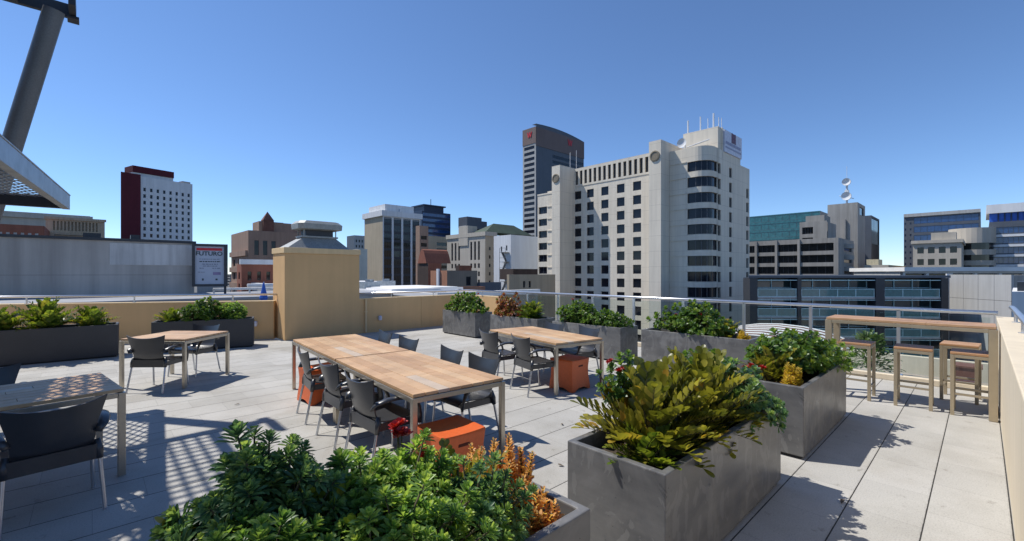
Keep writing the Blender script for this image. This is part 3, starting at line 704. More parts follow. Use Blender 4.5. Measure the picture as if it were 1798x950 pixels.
redflowers('dark red flower heads over the farthest corner planter', 7.75, 9.85, 1.12, 3, .16, .08)
campfire('small orange succulent at the near end of the farthest corner planter', 7.5, 9.42, 12, .22, (.1, .1))
# left planters
zamia('wide green cycad in the middle of the long planter at the left edge', -.66, 12.62, 44, .60, mat='zamia_green', el=(24, 86), npair=10, ll=.12, lw=.062, droop=.8)
zamia('green cycad at the right end of the long planter at the left edge', -.02, 12.60, 32, .46, mat='zamia_green', el=(24, 84), npair=9, ll=.11, lw=.056, droop=.8)
zamia('pale green cycad cut off by the left edge of the photo', -1.25, 12.62, 30, .46, mat='zamia_green', el=(24, 84), npair=9, ll=.11, lw=.056, droop=.8)
shrub('leafy_shrub', 'tall glossy shrub in the middle of the planter by the square table', 'shrub', 1.85, 12.22, .38, .26, .55, 150, 14, .085, .046, 'shrub', oval=True, flowers=1)
shrub('spurge_shrub', 'spiky green shrub at the chimney end of the planter by the square table', 'shrub', 2.4, 12.08, .28, .24, .46, 100, 22, .09, .024, 'spurge', flowers=1)
zamia('small yellow-green cycad at the left end of the planter by the square table', 1.3, 12.38, 20, .36, mat='zamia_green', el=(25, 80), npair=10, ll=.09, lw=.05)

# ---------------------------------------------------------------- steel canopies on the left
def mesh_panel(b, x0, x1, y0, y1, z, step, wd, hh, diag=False):
    if not diag:
        n = int((x1 - x0) / step); m = int((y1 - y0) / step)
        for i in range(1, n): x = x0 + (x1 - x0) * i / n; b.box(x - wd / 2, x + wd / 2, y0, y1, z, z + hh)
        for j in range(1, m): y = y0 + (y1 - y0) * j / m; b.box(x0, x1, y - wd / 2, y + wd / 2, z + hh + .0005, z + 2 * hh)
    else:
        Lx, Ly = x1 - x0, y1 - y0; k = 1.9
        for sgn in (1, -1):
            c = -Ly / k
            while c < Lx:
                a0 = max(0, -c * k) if True else 0
                pts = []
                # line x = c + y/k, clipped
                ya = max(0, -c * k); yb = min(Ly, (Lx - c) * k)
                if yb - ya > .02:
                    xa, xb = c + ya / k, c + yb / k
                    if sgn < 0: xa, xb = Lx - xa, Lx - xb
                    b.bar((x0 + xa, y0 + ya, z + (.0 if sgn > 0 else hh + .001)), (x0 + xb, y0 + yb, z + (.0 if sgn > 0 else hh + .001)), wd, hh)
                c += step
lc_ = thing('steel_canopy', 'low steel canopy with expanded-metal mesh panels at the left edge', 'canopy', (-.22, 8.66, 2.6), rad(-5))
b = MB(); b.box(-.075, 0, -5.2, 0, 0, .19); b.box(-.09, .006, -5.2, .006, .19, .205); b.build('edge_beam', M['galv'], lc_, bevel=.004)
for yb in (-.06, -3.05, -5.1):
    b = MB(); b.box(-3.4, -.08, yb - .05, yb + .05, .005, .16); b.build('cross_beam', M['darksteel'], lc_)
for y0, y1 in ((-2.99, -.12), (-5.04, -3.11)):
    b = MB(); mesh_panel(b, -3.35, -.085, y0, y1, .13, .095, .022, .005, True); b.build('mesh_panel', M['galv'], lc_)
b = MB(); b.box(-3.4, -.52, -5.2, -1.3, .166, .18); b.build('roof_sheet', M['darksteel'], lc_)
for x, y in ((-.80, -.10), (-3.3, -.1)):
    b = MB(); b.box(x - .04, x + .04, y - .04, y + .04, -2.6, .0); b.build('post', M['darksteel'], lc_)
pv = thing('unseen_shade_block', 'unseen rendered block added at left to deepen the shade under the low steel canopy', 'building', (-8.0, 1.0, 0))  # unseen block, added to darken the shade on the left floor
b = MB(); b.box(0, 4.1, 0, 8.2, 0, 5.0); b.build('wall', M['render'], pv); b = MB(); b.box(-.1, 4.2, -.1, 8.3, 5.0, 5.15); b.build('roof', M['galv'], pv)
uc = thing('steel_awning', 'high steel mesh awning whose corner shows at the top left', 'awning', (-.16, 8.85, 5.4))
b = MB(); b.box(-3.6, 0, -.07, 0, -.09, .09); b.box(-.62, -.55, -6.0, -.071, -.09, .09); b.box(-.07, 0, -.5, -.071, -.09, .09); b.box(-3.6, -3.53, -6.0, -.071, -.09, .09); b.box(-.09, .03, -.16, .03, -.13, -.092); b.build('frame', M['darksteel'], uc, bevel=.004)
b = MB(); mesh_panel(b, -3.52, -.622, -5.95, -.075, .0, .12, .04, .006); b.build('mesh_panel', M['galv'], uc)
for i in range(2):
    b = MB(); y = -2.4 - i * 2.2; b.box(-3.52, -.625, y - .03, y + .03, -.08, -.01); b.build('purlin', M['darksteel'], uc)
sc_ = thing('steel_strut', 'dark raking steel tube rising from the low canopy to the high awning', 'strut', (-1.56, 9.71, 0))
b = MB(); b.tube([(0, 0, .02), (1.19, -1.10, 5.28)], .108, 20); b.build('tube', M['greysteel'], sc_, smooth=True)
b = MB(); b.box(-.2, .2, -.2, .2, 0, .02); b.build('base_plate', M['darksteel'], sc_)

# ================================================================ THE CITY
M['hotel'] = wall_mat('hotel_precast', (.74, .67, .555), .06, .08, .12, .8, 3.0)
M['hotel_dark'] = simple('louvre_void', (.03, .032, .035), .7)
M['winframe'] = simple('window_frame_metal', (.10, .10, .11), .5, .4)
M['whiteframe'] = simple('white_frame', (.62, .63, .64), .5)
M['glass'] = glass_mat('dark_window_glass', (.010, .013, .02), .1, blinds=.05, spec=.3)
M['glass_blue'] = glass_mat('blue_window_glass', (.015, .05, .16), .05, .0, spec=.8)
M['glass_teal'] = glass_mat('teal_window_glass', (.03, .13, .14), .12, .0, spec=.6)
M['glass_black'] = glass_mat('black_window_glass', (.008, .009, .011), .08, .0, spec=.5)
M['white_wall'] = wall_mat('white_wall', (.70, .71, .72), .05, .08, .1)
M['maroon'] = wall_mat('maroon_wall', (.105, .018, .028), .12, .08, .1)
M['sandstone'] = wall_mat('sandstone', (.46, .37, .26), .10, .10, .12)
M['pinkstone'] = wall_mat('pink_brown_wall', (.35, .235, .175), .10, .10, .12)
M['brick'] = wall_mat('red_brick', (.30, .115, .075), .14, .10, .3)
M['orangebrick'] = wall_mat('orange_brick', (.42, .20, .12), .12, .10, .3)
M['greyconc'] = wall_mat('grey_concrete', (.34, .325, .30), .10, .14, .12)
M['palegrey'] = wall_mat('pale_grey_concrete', (.42, .42, .41), .08, .12, .12)
M['board'] = wall_mat('board_marked_concrete', (.49, .45, .41), .16, .16, .12, .9, 2.2)
M['darkbrown'] = wall_mat('dark_brown_wall', (.07, .05, .042), .15, .1, .2)
M['tanconc'] = wall_mat('tan_concrete', (.44, .37, .265), .08, .08, .12)
M['beige'] = wall_mat('beige_stone', (.50, .455, .385), .08, .08, .12)
M['navy'] = wall_mat('navy_panel', (.022, .035, .075), .12, .05, .1, .35)
M['slate'] = wall_mat('slate_panel', (.10, .115, .14), .10, .06, .1, .5)
M['roofwhite'] = simple('white_metal_roof', (.76, .745, .72), .6, 0, .08, .4)
M['roofgrey'] = simple('grey_flat_roof', (.30, .31, .33), .9, 0, .18, .3)
M['rust'] = simple('rusty_roof', (.16, .07, .05), .85, 0, .3, .5)
M['greenroof'] = simple('dark_green_roof', (.05, .075, .05), .8, 0, .25, .3)
M['red'] = simple('red_sign', (.55, .02, .03), .5)
M['bluepaint'] = simple('blue_paint', (.03, .12, .50), .5)

WCACHE = {}
def win_mesh(w_, h, glass, frame, style):
    k = (round(w_, 2), round(h, 2), glass, frame, style)
    if k in WCACHE: return WCACHE[k]
    p = MB(); b = MB(); t_ = min(.09, w_ * .06)
    p.box(-w_ / 2, w_ / 2, .10, .13, -h / 2, h / 2)
    for x0, x1, z0, z1 in ((-w_ / 2, -w_ / 2 + t_, -h / 2, h / 2), (w_ / 2 - t_, w_ / 2, -h / 2, h / 2), (-w_ / 2 + t_, w_ / 2 - t_, -h / 2, -h / 2 + t_), (-w_ / 2 + t_, w_ / 2 - t_, h / 2 - t_, h / 2)):
        b.box(x0, x1, .04, .098, z0, z1)
    for i in range(1, style): x = -w_ / 2 + w_ * i / style; b.box(x - t_ * .4, x + t_ * .4, .05, .097, -h / 2 + t_, h / 2 - t_)
    WCACHE[k] = (p.mesh('window', M[glass]), b.mesh('frame', M[frame])); return WCACHE[k]
class Bld:
    def __init__(s, name, label, x, y, rz=0, cat='building', group=None, z=GZ):
        s.x, s.y, s.z = x, y, z; s.r = thing(name, label, cat, (x, y, z), rz, group); s.nwin = {}
    def face(s, mat, ox, oy, ang, W, z0, z1, ops=(), glass='glass', frame='winframe', dep=.25, style=1, name='window', part='wall', sill=False):
        """flat wall from local (ox,oy) along ang; outside is to the right of travel; ops = (u0,u1,z0,z1) in local metres, z absolute world"""
        ux, uy = cos(ang), sin(ang); nx, ny = uy, -ux; zb = s.z
        Pt = lambda u, zz, d=0: (ox + ux * u - nx * d, oy + uy * u - ny * d, zz - zb)
        us = sorted({0, W} | {o[0] for o in ops} | {o[1] for o in ops}); zs = sorted({z0, z1} | {o[2] for o in ops} | {o[3] for o in ops})
        b = MB()
        for i in range(len(us) - 1):
            run = None
            for j in range(len(zs) - 1):
                um, zm = (us[i] + us[i + 1]) / 2, (zs[j] + zs[j + 1]) / 2
                hole = any(o[0] < um < o[1] and o[2] < zm < o[3] for o in ops)
                if not hole: run = zs[j] if run is None else run
                if run is not None and (hole or j == len(zs) - 2):
                    e = zs[j] if hole else zs[j + 1]; b.quad(Pt(us[i], run), Pt(us[i + 1], run), Pt(us[i + 1], e), Pt(us[i], e)); run = None
        for a, c, d, e in ops:
            b.quad(Pt(a, d), Pt(c, d), Pt(c, d, dep), Pt(a, d, dep)); b.quad(Pt(a, e, dep), Pt(c, e, dep), Pt(c, e), Pt(a, e))
            b.quad(Pt(a, d, dep), Pt(a, e, dep), Pt(a, e), Pt(a, d)); b.quad(Pt(c, d), Pt(c, e), Pt(c, e, dep), Pt(c, d, dep))
        b.build(part, mat, s.r)
        for a, c, d, e in ops:
            me, mf = win_mesh(c - a, e - d, glass, frame, style)
            o = bpy.data.objects.new(name, me); COL.objects.link(o); o.parent = s.r
            g = bpy.data.objects.new('frame', mf); COL.objects.link(g); g.parent = o
            o.location = Pt((a + c) / 2, (d + e) / 2, dep - .098); o.rotation_euler.z = ang
    def box(s, mat, x0, x1, y0, y1, z0, z1, part='roof_block', bevel=0):
        b = MB(); b.box(x0, x1, y0, y1, z0 - s.z, z1 - s.z); return b.build(part, mat, s.r, bevel=bevel)
    def mb(s, b, mat, part, smooth=False):
        o = b.build(part, mat, s.r, smooth=smooth); o.location.z -= s.z; return o
def grid(u0, u1, z0, z1, nu, nz, fw=.5, fh=.55):
    du, dz = (u1 - u0) / nu, (z1 - z0) / nz
    return [(u0 + du * (i + .5 - fw / 2), u0 + du * (i + .5 + fw / 2), z0 + dz * (j + .5 - fh / 2), z0 + dz * (j + .5 + fh / 2)) for j in range(nz) for i in range(nu)]
def shell(B, mats, LX, LY, z0, z1, opsL=(), opsR=(), kwL={}, kwR={}, roof='roofgrey', coping=.5, lip=True):
    """box with near corner at local 0,0: left face (normal -x) runs from y=LY to 0, right face (normal -y) from x=0 to LX"""
    mL, mR = mats
    B.face(mL, 0, LY, -pi / 2, LY, z0, z1, opsL, **kwL); B.face(mR, 0, 0, 0, LX, z0, z1, opsR, **kwR)
    b = MB(); zz = -B.z
    b.quad((LX, 0, z0 + zz), (LX, LY, z0 + zz), (LX, LY, z1 + zz), (LX, 0, z1 + zz)); b.quad((LX, LY, z0 + zz), (0, LY, z0 + zz), (0, LY, z1 + zz), (LX, LY, z1 + zz)); b.build('back_wall', mR, B.r)
    if lip:
        b = MB(); b.box(.3, LX - .3, .3, LY - .3, z1 + zz - .9, z1 + zz - .6)
        b.build('roof', M[roof], B.r)
    else:
        b = MB(); b.box(0, LX, 0, LY, z1 + zz, z1 + zz + .25); b.build('roof', M[roof], B.r)
def corner(pc, d, pl, pr):
    x, y = at(pc, d); return x, y, x_on(y, pr) - x, y_on(x, pl) - y
def zt(py, x, y): return zat(py, dep(x, y))

# ---- the big pale hotel
XH = 85.4; K = 1.17
yl = lambda px, x=XH: y_on(x, px)
H = Bld('hotel_building', 'large pale concrete hotel with two tall piers and rows of square windows', XH, 30.0)
y_near, y_pierR, y_pierL0, y_pierL1, y_far = yl(1185), yl(1185), yl(1008), yl(983, 79.8), yl(944, 82)
zrow = lambda i: 20.6 - 3.0 * i
ops = []
Wc = y_pierL0 - y_pierR
for pxc in (1012.5, 1036.5, 1062, 1089.8, 1118.5):
    u = y_pierL0 - yl(pxc); u = max(u, 1.2)
    for i in range(12): ops.append((u - .98, u + .98, zrow(i) - .98, zrow(i) + .98))
H.face(M['hotel'], 0, y_pierL0 - 30, -pi / 2, Wc, GZ, 23.0, ops, dep=.16, style=1)
# louvre screen above the windows
b = MB(); L0, L1 = y_pierR - 30 + .2, y_pierL0 - 30 - .2; n = 19
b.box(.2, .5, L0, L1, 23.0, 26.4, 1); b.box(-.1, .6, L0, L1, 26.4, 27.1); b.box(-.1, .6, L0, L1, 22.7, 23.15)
for i in range(n + 1): y = L0 + (L1 - L0) * i / n; b.box(-.1, .198, y - .28, y + .28, 23.15, 26.4)
H.mb(b, [M['hotel'], M['hotel_dark']], 'louvre_screen')
# piers with round medallions
def hpier(px0, px1, xf, top, label=None):
    y0, y1 = yl(px1, xf), yl(px0, xf)
    b = MB(); b.box(xf - XH, 6, y0 - 30, y1 - 30, GZ, top); o = H.mb(b, M['hotel'], 'pier')
    b = MB(); prof = [(0, .0), (1.0, .0), (1.0, .16), (.8, .2), (0, .1)]
    n = 20; c = ((y0 + y1) / 2 - 30, top - 3.0); vs = []
    rr = [(1.05, 0), (1.05, -.18), (.82, -.22), (.78, -.12)]
    for r_, dx in rr: vs += [(xf - XH + dx, c[0] + r_ * cos(2 * pi * k / n), c[1] + r_ * sin(2 * pi * k / n)) for k in range(n)]
    b.add(vs, [(i * n + k, (i + 1) * n + k, (i + 1) * n + (k + 1) % n, i * n + (k + 1) % n) for i in range(3) for k in range(n)] + [tuple(range(60, 80))[::-1]])
    m = H.mb(b, simple('bronze_medallion_%d' % px0, (.22, .18, .12), .5), 'medallion')
    return y0, y1
pr0, pr1 = hpier(1139.5, 1160.5, 79.8, 27.6)
pl0, pl1 = hpier(969, 983, 79.8, 27.2)
# link between pier and corner bay, main body
b = MB(); b.box(.3, 30, 12, y_far - 30, GZ, 22.9); b.box(3, 24, y_pierR - 30 + 2, y_far - 32, 22.9, 25.2); H.mb(b, M['hotel'], 'body')
b = MB(); b.box(4, 16, pl0 - 33, pl0 - 28, 25.2, 28.2); H.mb(b, M['hotel'], 'roof_block')
# left end bay with slit windows
bx = 82.0 - XH; yL0, yL1 = pl1 - 30, y_far - 30
opsl = [(.0 + .35, 3.2, zrow(i) - 1.0, zrow(i) + .75) for i in range(1, 12)]
H.face(M['hotel'], bx, yL1, -pi / 2, yL1 - yL0, GZ, 21.6, opsl, dep=.35, style=2)
b = MB(); b.box(bx + .45, 6, yL0, yL1 - .002, GZ, 21.55); b.box(bx - .09, bx, yL0, yL1, 21.3, 21.65)
for i in range(1, 12): b.box(bx - .16, bx, yL0 + .1, yL1 - 3.3, zrow(i) + .55, zrow(i) + .8)
H.mb(b, M['hotel'], 'end_bay')
# right corner bay: rounded corner, strip windows
cx0 = 83.2 - XH; yR1 = y_pierR - 30 - .0; xc, yc, rc = cx0 + 2.6, 7.4, 2.6       # corner circle
def bay_outline(off, n=7):
    p = [(cx0 - off, yR1)]
    p += [(xc - (rc + off) * cos(a), yc - (rc + off) * sin(a)) for a in [pi / 2 * i / n for i in range(n + 1)]]
    return p
ytop = 25.8
zr = lambda i: 23.0 - 3.0 * i - .9
xE = x_on(30 + yc - rc, 1316) - XH
glassx = xc + 1.6
b = MB(); g = []
prev = ytop
bands = [(zr(i) - .95, zr(i) + .95) for i in range(13)]
def extr(b, pts, z0, z1, mi=0):
    for a_, c_ in zip(pts[:-1], pts[1:]): b.quad((a_[0], a_[1], z0), (c_[0], c_[1], z0), (c_[0], c_[1], z1), (a_[0], a_[1], z1), mi)
outl = bay_outline(0) + [(glassx, yc - rc)]; gin = bay_outline(-.35) + [(glassx, yc - rc + .35)]
solid_y = yR1 - 3.6
z = ytop
for i in range(len(bands) + 1):
    z0 = bands[i][1] if i < len(bands) else GZ
    extr(b, outl, z0, z)
    if i < len(bands):
        # the solid stretch of wall next to the pier
        b.box(cx0, cx0 + .3, solid_y, yR1, bands[i][0], bands[i][1]); b.box(cx0 - .14, cx0, solid_y + .2, yR1, bands[i][1] - .02, bands[i][1] + .22)
        # floor and ceiling of the recess
        for zz in bands[i]:
            for a_, c_, d_, e_ in zip(outl[:-1], outl[1:], gin[:-1], gin[1:]): b.quad((a_[0], a_[1], zz), (c_[0], c_[1], zz), (e_[0], e_[1], zz), (d_[0], d_[1], zz))
        b.quad((glassx, yc - rc, bands[i][0]), (glassx, yc - rc + .35, bands[i][0]), (glassx, yc - rc + .35, bands[i][1]), (glassx, yc - rc, bands[i][1]))
        z = bands[i][0]
H.mb(b, M['hotel'], 'corner_bay')
for z0, z1 in bands:
    b = MB(); gl_ = [(gin[0][0], solid_y)] + gin[1:]; extr(b, gl_, z0, z1)
    for k in (1, 3, 5, 7):
        p = gl_[k]; b.box(p[0] - .05, p[0] + .05, p[1] - .05, p[1] + .05, z0, z1, 1)
    H.mb(b, [M['glass'], M['winframe']], 'corner_window')
# side face
us = lambda px: x_on(30 + yc - rc, px) - XH - glassx
ops = []
for i in range(13):
    for px in (1263, 1283): ops.append((us(px) - .75, us(px) + .75, zr(i) - 1.1, zr(i) + .9))
H.face(M['hotel'], glassx, yc - rc, 0, us(1300), GZ, ytop, ops, dep=.3)
WE = xE - glassx - us(1300)
ops = [(WE - 1.9, WE - .5, zr(i) - 1.2, zr(i) + .9) for i in range(1, 13)]
H.face(M['hotel'], glassx + us(1300), yc - rc, 0, WE, GZ, ytop - 1.4, ops, dep=.3)
b = MB(); b.box(glassx + us(1300), xE, yc - rc + .4, 20, GZ, ytop - 1.45); b.box(cx0 + 3, glassx + us(1300) - .01, yc - rc + .4, 12, ytop - 1, ytop - .3); b.box(cx0 + .4, 20, yc + .6, yR1, ytop - 1.2, ytop - .4); H.mb(b, M['hotel'], 'body')
# roof block with the sign
zb2 = zt(228, XH + 2, 40); xs0 = glassx + .3
x2 = x_on(30 + yc - rc + .25, 1298) - XH
xm = x_on(30 + yc - rc + .25, 1268) - XH
b = MB(); b.box(xm - 2.0, xm + 3.8, yc - rc + .25, yR1 - .5, ytop - 1, zb2 - .3); b.box(xm - .6, xm - .3, yc - rc - .05, yc - rc + .25, ytop - 1.6, zb2 - .3); H.mb(b, M['hotel'], 'roof_block')
b = MB(); b.box(xm - .1, x2, yc - rc - .25, yc - rc + .1, ytop - .2, zb2 - .6)
sg = H.mb(b, simple('pale_sign_panel', (.60, .60, .68), .5), 'sign_panel')
sx0, sx1 = xm + .4, x2 - .4; cxs = (sx0 + sx1) / 2
b = MB(); yy_ = yc - rc - .31
zc = ytop + (zb2 - ytop) * .66
for dx in (-.75, .75): b.box(cxs + dx - .3, cxs + dx + .3, yy_, yy_ + .055, zc - 1.0, zc + 1.0)
b.box(cxs - .44, cxs + .44, yy_, yy_ + .055, zc - .3, zc + .3); b.box(cxs - .2, cxs + .2, yy_, yy_ + .055, zc + .35, zc + .95); b.box(cxs - .2, cxs + .2, yy_, yy_ + .055, zc - .95, zc - .35)
H.mb(b, simple('maroon_emblem', (.12, .015, .05), .5), 'emblem')
b = MB(); z_ = ytop + (zb2 - ytop) * .30
xx_ = sx0
for wd in (.5, .35, .45, .3, .5, .4, .35): b.box(xx_, xx_ + wd * (sx1 - sx0) / 3.6, yy_, yy_ + .05, z_, z_ + .55); xx_ += (wd + .1) * (sx1 - sx0) / 3.6
b.box(sx0, sx1, yy_, yy_ + .05, z_ - .75, z_ - .45)
H.mb(b, simple('blue_grey_lettering', (.30, .30, .42), .5), 'lettering')
# rooftop aerials and dish
for px, py0, py1, r_ in ((1208, 235, 212, .16), (1230, 228, 205, .13), (1243, 226, 208, .07), (1253, 222, 199, .17), (1262, 222, 206, .07), (1267, 224, 207, .06), (1001, 290, 268, .06), (1012, 286, 264, .05)):
    x, y = (XH + 6, y_on(XH + 6, px)); d = dep(x, y); b = MB(); b.tube([(x - XH, y - 30, min(zat(py0, d) - 2, 27)), (x - XH, y - 30, zat(py1, d))], r_, 8)
    H.mb(b, M['white_wall'], 'aerial', smooth=True)
b = MB(); x, y = XH - 1.2, y_on(XH - 1.2, 1197); n = 14
vs = [(x - XH -.3 * q_ * q_ + .2, y - 30 + .95 * q_ * cos(2 * pi * k / n), 27.3 + .95 * q_ * sin(2 * pi * k / n)) for q_ in (.05, .5, 1) for k in range(n)]
b.add(vs, [(i * n + k, (i + 1) * n + k, (i + 1) * n + (k + 1) % n, i * n + (k + 1) % n) for i in range(2) for k in range(n)]); b.tube([(.2, y - 30, 25), (.2, y - 30, 27.6)], .15, 8)
b.tube([(.0, y - 30 - .5, 26.6), (1.2, y - 30 - 4.4, 27.6)], .14, 6)
H.mb(b, M['white_wall'], 'satellite_dish')

# ---- generic corner towers
def tower(name, label, pc, d, pl, pr, py, mats, gl=None, gr=None, kwL={}, kwR={}, roof='roofgrey', zbot=GZ, cat='building', group=None, lip=True):
    x, y, LX, LY = corner(pc, d, pl, pr); z1 = zt(py, x, y); B = Bld(name, label, x, y, 0, cat, group)
    shell(B, mats, LX, LY, zbot, z1, gl(LY, z1) if gl else (), gr(LX, z1) if gr else (), kwL, kwR, roof, lip=lip)
    B.LX, B.LY, B.z1 = LX, LY, z1; return B
# tall bank tower behind the hotel
T = tower('office_tower', 'tall grey and pinkish tower behind the hotel with a red emblem at the top', 941, 330, 918, 1025, 222, (M['palegrey'], M['slate']),
          lambda L, z: [(1.5, L - 1.5, z - 16 - 4.2 * i, z - 13.6 - 4.2 * i) for i in range(24)],
          lambda L, z: [(L * .32, L * .98, z - 20 - 4.2 * i, z - 17.6 - 4.2 * i) for i in range(20)] + [(L * .12, L * .24, z - 11.5, z - 9), (L * .27, L * .36, z - 11.5, z - 9)], dict(style=8, glass='glass'), dict(style=12, glass='glass_black'))
b = MB(); b.box(-.25, T.LX + .2, -.3, -.002, T.z1 - 14, T.z1 - .0); b.box(-.3, -.002, -.3, T.LY, T.z1 - 12, T.z1 - .01)
T.mb(b, wall_mat('pinkish_crown', (.19, .145, .135), .08, .06, .06), 'crown')
n = 9; b = MB(); b.add([(T.LX * .15 * 0 + T.LX * (i / (n - 1)), -.28, T.z1 + 3.2 * (1 - (2 * i / (n - 1) - .75) ** 2 / 1.6)) for i in range(n)] + [(T.LX * i / (n - 1), 4, T.z1 + 3.2 * (1 - (2 * i / (n - 1) - .75) ** 2 / 1.6)) for i in range(n)] + [(T.LX * i / (n - 1), -.28, T.z1 - .01) for i in range(n)],
      [(i, i + 1, n + i + 1, n + i) for i in range(n - 1)] + [(2 * n + i, 2 * n + i + 1, i + 1, i) for i in range(n - 1)]); T.mb(b, M['slate'], 'roof_crest')
def emblem_w(B, u, z, s, onleft=False):
    b = MB(); o = -.42
    pts = [(-.5, .4), (-.36, .4), (-.2, -.1), (-.08, .4), (.08, .4), (.2, -.1), (.36, .4), (.5, .4), (.28, -.4), (.12, -.4), (0, .05), (-.12, -.4), (-.28, -.4)]
    if onleft: f = lambda a, c, dd: (o - dd, u - a * s, z + c * s)
    else: f = lambda a, c, dd: (u + a * s, o - dd, z + c * s)
    n = len(pts); b.add([f(p[0], p[1], 0) for p in pts] + [f(p[0], p[1], .2) for p in pts], [tuple(range(n, 2 * n))] + [(i, (i + 1) % n, n + (i + 1) % n, n + i) for i in range(n)]); B.mb(b, M['red'], 'emblem')
emblem_w(T, T.LX * .68, T.z1 - 4.4, 6.0); emblem_w(T, T.LY * .45, T.z1 - 5, 5.0, True)
# white and maroon tower on the left
x, y = at(211, 199); xe, ye = at(338, 224); aw = math.atan2(ye - y, xe - x); Lw_ = math.hypot(xe - x, ye - y); xm_, ym_ = at(245, 205.6); Lm = math.hypot(xm_ - x, ym_ - y)
B = Bld('office_tower', 'white tower with a maroon end strip and a maroon sign band on its roof', x, y, aw); zw = zat(309, 205)
B.face(M['maroon'], 0, -.6, 0, Lm, GZ, zw + .6, [(Lm * (.36 + .36 * k) , Lm * (.36 + .36 * k) + 1.3, zw - 7 - 3.1 * i, zw - 5.2 - 3.1 * i) for i in range(6) for k in range(2)], dep=.2)
B.face(M['white_wall'], Lm, 0, 0, Lw_ - Lm, GZ, zw, grid(.4, Lw_ - Lm - .4, zw - 47, zw - 4.4, 8, 14, .38, .55), dep=.3)
skm = 16 * -math.tan(math.atan2(y, x) - aw - pi / 2) + .6
b = MB(); b.prism([(.0, -.59), (Lm, -.59), (Lm, 16), (skm, 16)], GZ, zw + .59); b.box(Lm + .001, Lw_ - .01, .5, 16, GZ, zw - .3); b.quad((Lw_, 0, GZ), (Lw_, 16, GZ), (Lw_, 16, zw), (Lw_, 0, zw)); b.quad((Lm, -.6, GZ), (Lm, 0, GZ), (Lm, 0, zw + .6), (Lm, -.6, zw + .6)); B.mb(b, M['maroon'], 'body')
b = MB(); b.box(Lm * .72, Lw_ * .74, 2, 10, zw - 1, zw + 1.8); B.mb(b, M['white_wall'], 'roof_block')
b = MB(); b.box(Lm * .70, Lw_ * .745, 1.6, 10.4, zw + 1.8, zw + 4.8); B.mb(b, M['maroon'], 'roof_sign_band')
b = MB(); b.box(Lw_ - 4, Lw_ - .5, 1, 5, zw - .5, zw + 1); B.mb(b, M['palegrey'], 'plant_box')
# brown building with a turret, left of the chimney
B = tower('stone_building', 'pink-brown building with stepped roof and small turret, left of the chimney', 436, 108, 406, 545, 404, (M['pinkstone'], M['pinkstone']),
          lambda L, z: grid(.6, L - .6, z - 27, z - 6, 3, 6, .4, .5), lambda L, z: [(1.3 + 1.9 * i, 2.3 + 1.9 * i, z - 6.0, z - 2.4) for i in range(3)] + grid(.8, 16, z - 24, z - 8, 6, 5, .4, .5), dict(dep=.25), dict(dep=.25))
b = MB(); b.box(2.8, 8.5, 2, 8, B.z1 - 1, B.z1 + 2.6); b.box(8.5, 14, 2, 8, B.z1 - 1, B.z1 + 2.5); B.mb(b, M['pinkstone'], 'roof_block')
b = MB(); b.box(3.6, 6.0, 1.2, 3.4, B.z1 - .5, B.z1 + 2.8); b.add([(3.5, 1.1, B.z1 + 2.8), (6.1, 1.1, B.z1 + 2.8), (6.1, 3.5, B.z1 + 2.8), (3.5, 3.5, B.z1 + 2.8), (4.8, 2.3, B.z1 + 5.2)], [(0, 1, 4), (1, 2, 4), (2, 3, 4), (3, 0, 4)]); B.mb(b, M['rust'], 'turret')
for i in range(4):
    b = MB(); b.box(-.55, 0, .5, B.LY - .5, B.z1 - 6.2 - 4 * i, B.z1 - 4.9 - 4 * i); B.mb(b, M['pinkstone'], 'balcony')
B = tower('brick_building', 'low red brick building with a white parapet just left of the chimney', 424, 62, 416, 500, 464, (M['brick'], M['brick']),
          lambda L, z: grid(.2, L - .2, z - 4, z - .8, 1, 2, .4, .6), lambda L, z: grid(.4, L - .4, z - 9, z - .6, 4, 4, .42, .6), dict(dep=.2, glass='glass_black'), dict(dep=.2, glass='glass_black'))
b = MB(); b.box(-.2, B.LX, -.25, .3, B.z1, B.z1 + .7); B.mb(b, M['white_wall'], 'parapet_band')
# tan tower with dark glass strips
B = tower('office_tower', 'tan tower with dark glass strips between white fins and a white crown', 672, 175, 640, 738, 379, (M['tanconc'], M['whiteframe']), None,
          lambda L, z: [(L * (i / 4) + .5, L * ((i + 1) / 4) - .35, z - 44, z - .4) for i in range(4)], {}, dict(style=5, glass='glass_black', frame='hotel_dark' if False else 'winframe', dep=.35))
for i in range(4):
    for j in range(12):
        b = MB(); b.box(B.LX * i / 4 + .5, B.LX * (i + 1) / 4 - .35, .20, .26, B.z1 - 3.4 - 3.4 * j, B.z1 - 2.4 - 3.4 * j); B.mb(b, M['darksteel'], 'spandrel')
b = MB(); b.box(-.7, B.LX + .7, -.7, B.LY + .7, B.z1, B.z1 + 2.2); b.box(1.5, B.LX * .85, 1, B.LY - 1, B.z1 + 2.2, B.z1 + 5.0); b.box(B.LX * .45, B.LX * .55, 0, .9, B.z1 + 2.2, B.z1 + 3.6); B.mb(b, M['white_wall'], 'crown')
# navy tower
B = tower('office_tower', 'dark navy glass tower with a stepped top and thin mast', 741, 330, 727, 791, 370, (M['navy'], M['navy']), None, lambda L, z: [(.6, L - .6, z - 3.6 - 4 * i, z - 1.2 - 4 * i) for i in range(9)], {}, dict(glass='glass_blue', style=10, dep=.1))
b = MB(); b.box(3, B.LX * .8, 2, 18, B.z1 - 1, B.z1 + 5.5); b.box(2, B.LX * .86, 1, 19, B.z1 + 4.5, B.z1 + 5.4); B.mb(b, M['navy'], 'roof_block')
b = MB(); b.tube([(B.LX * .5, 8, B.z1 + 5), (B.LX * .5, 8, B.z1 + 11)], .25, 6); B.mb(b, M['darksteel'], 'mast')
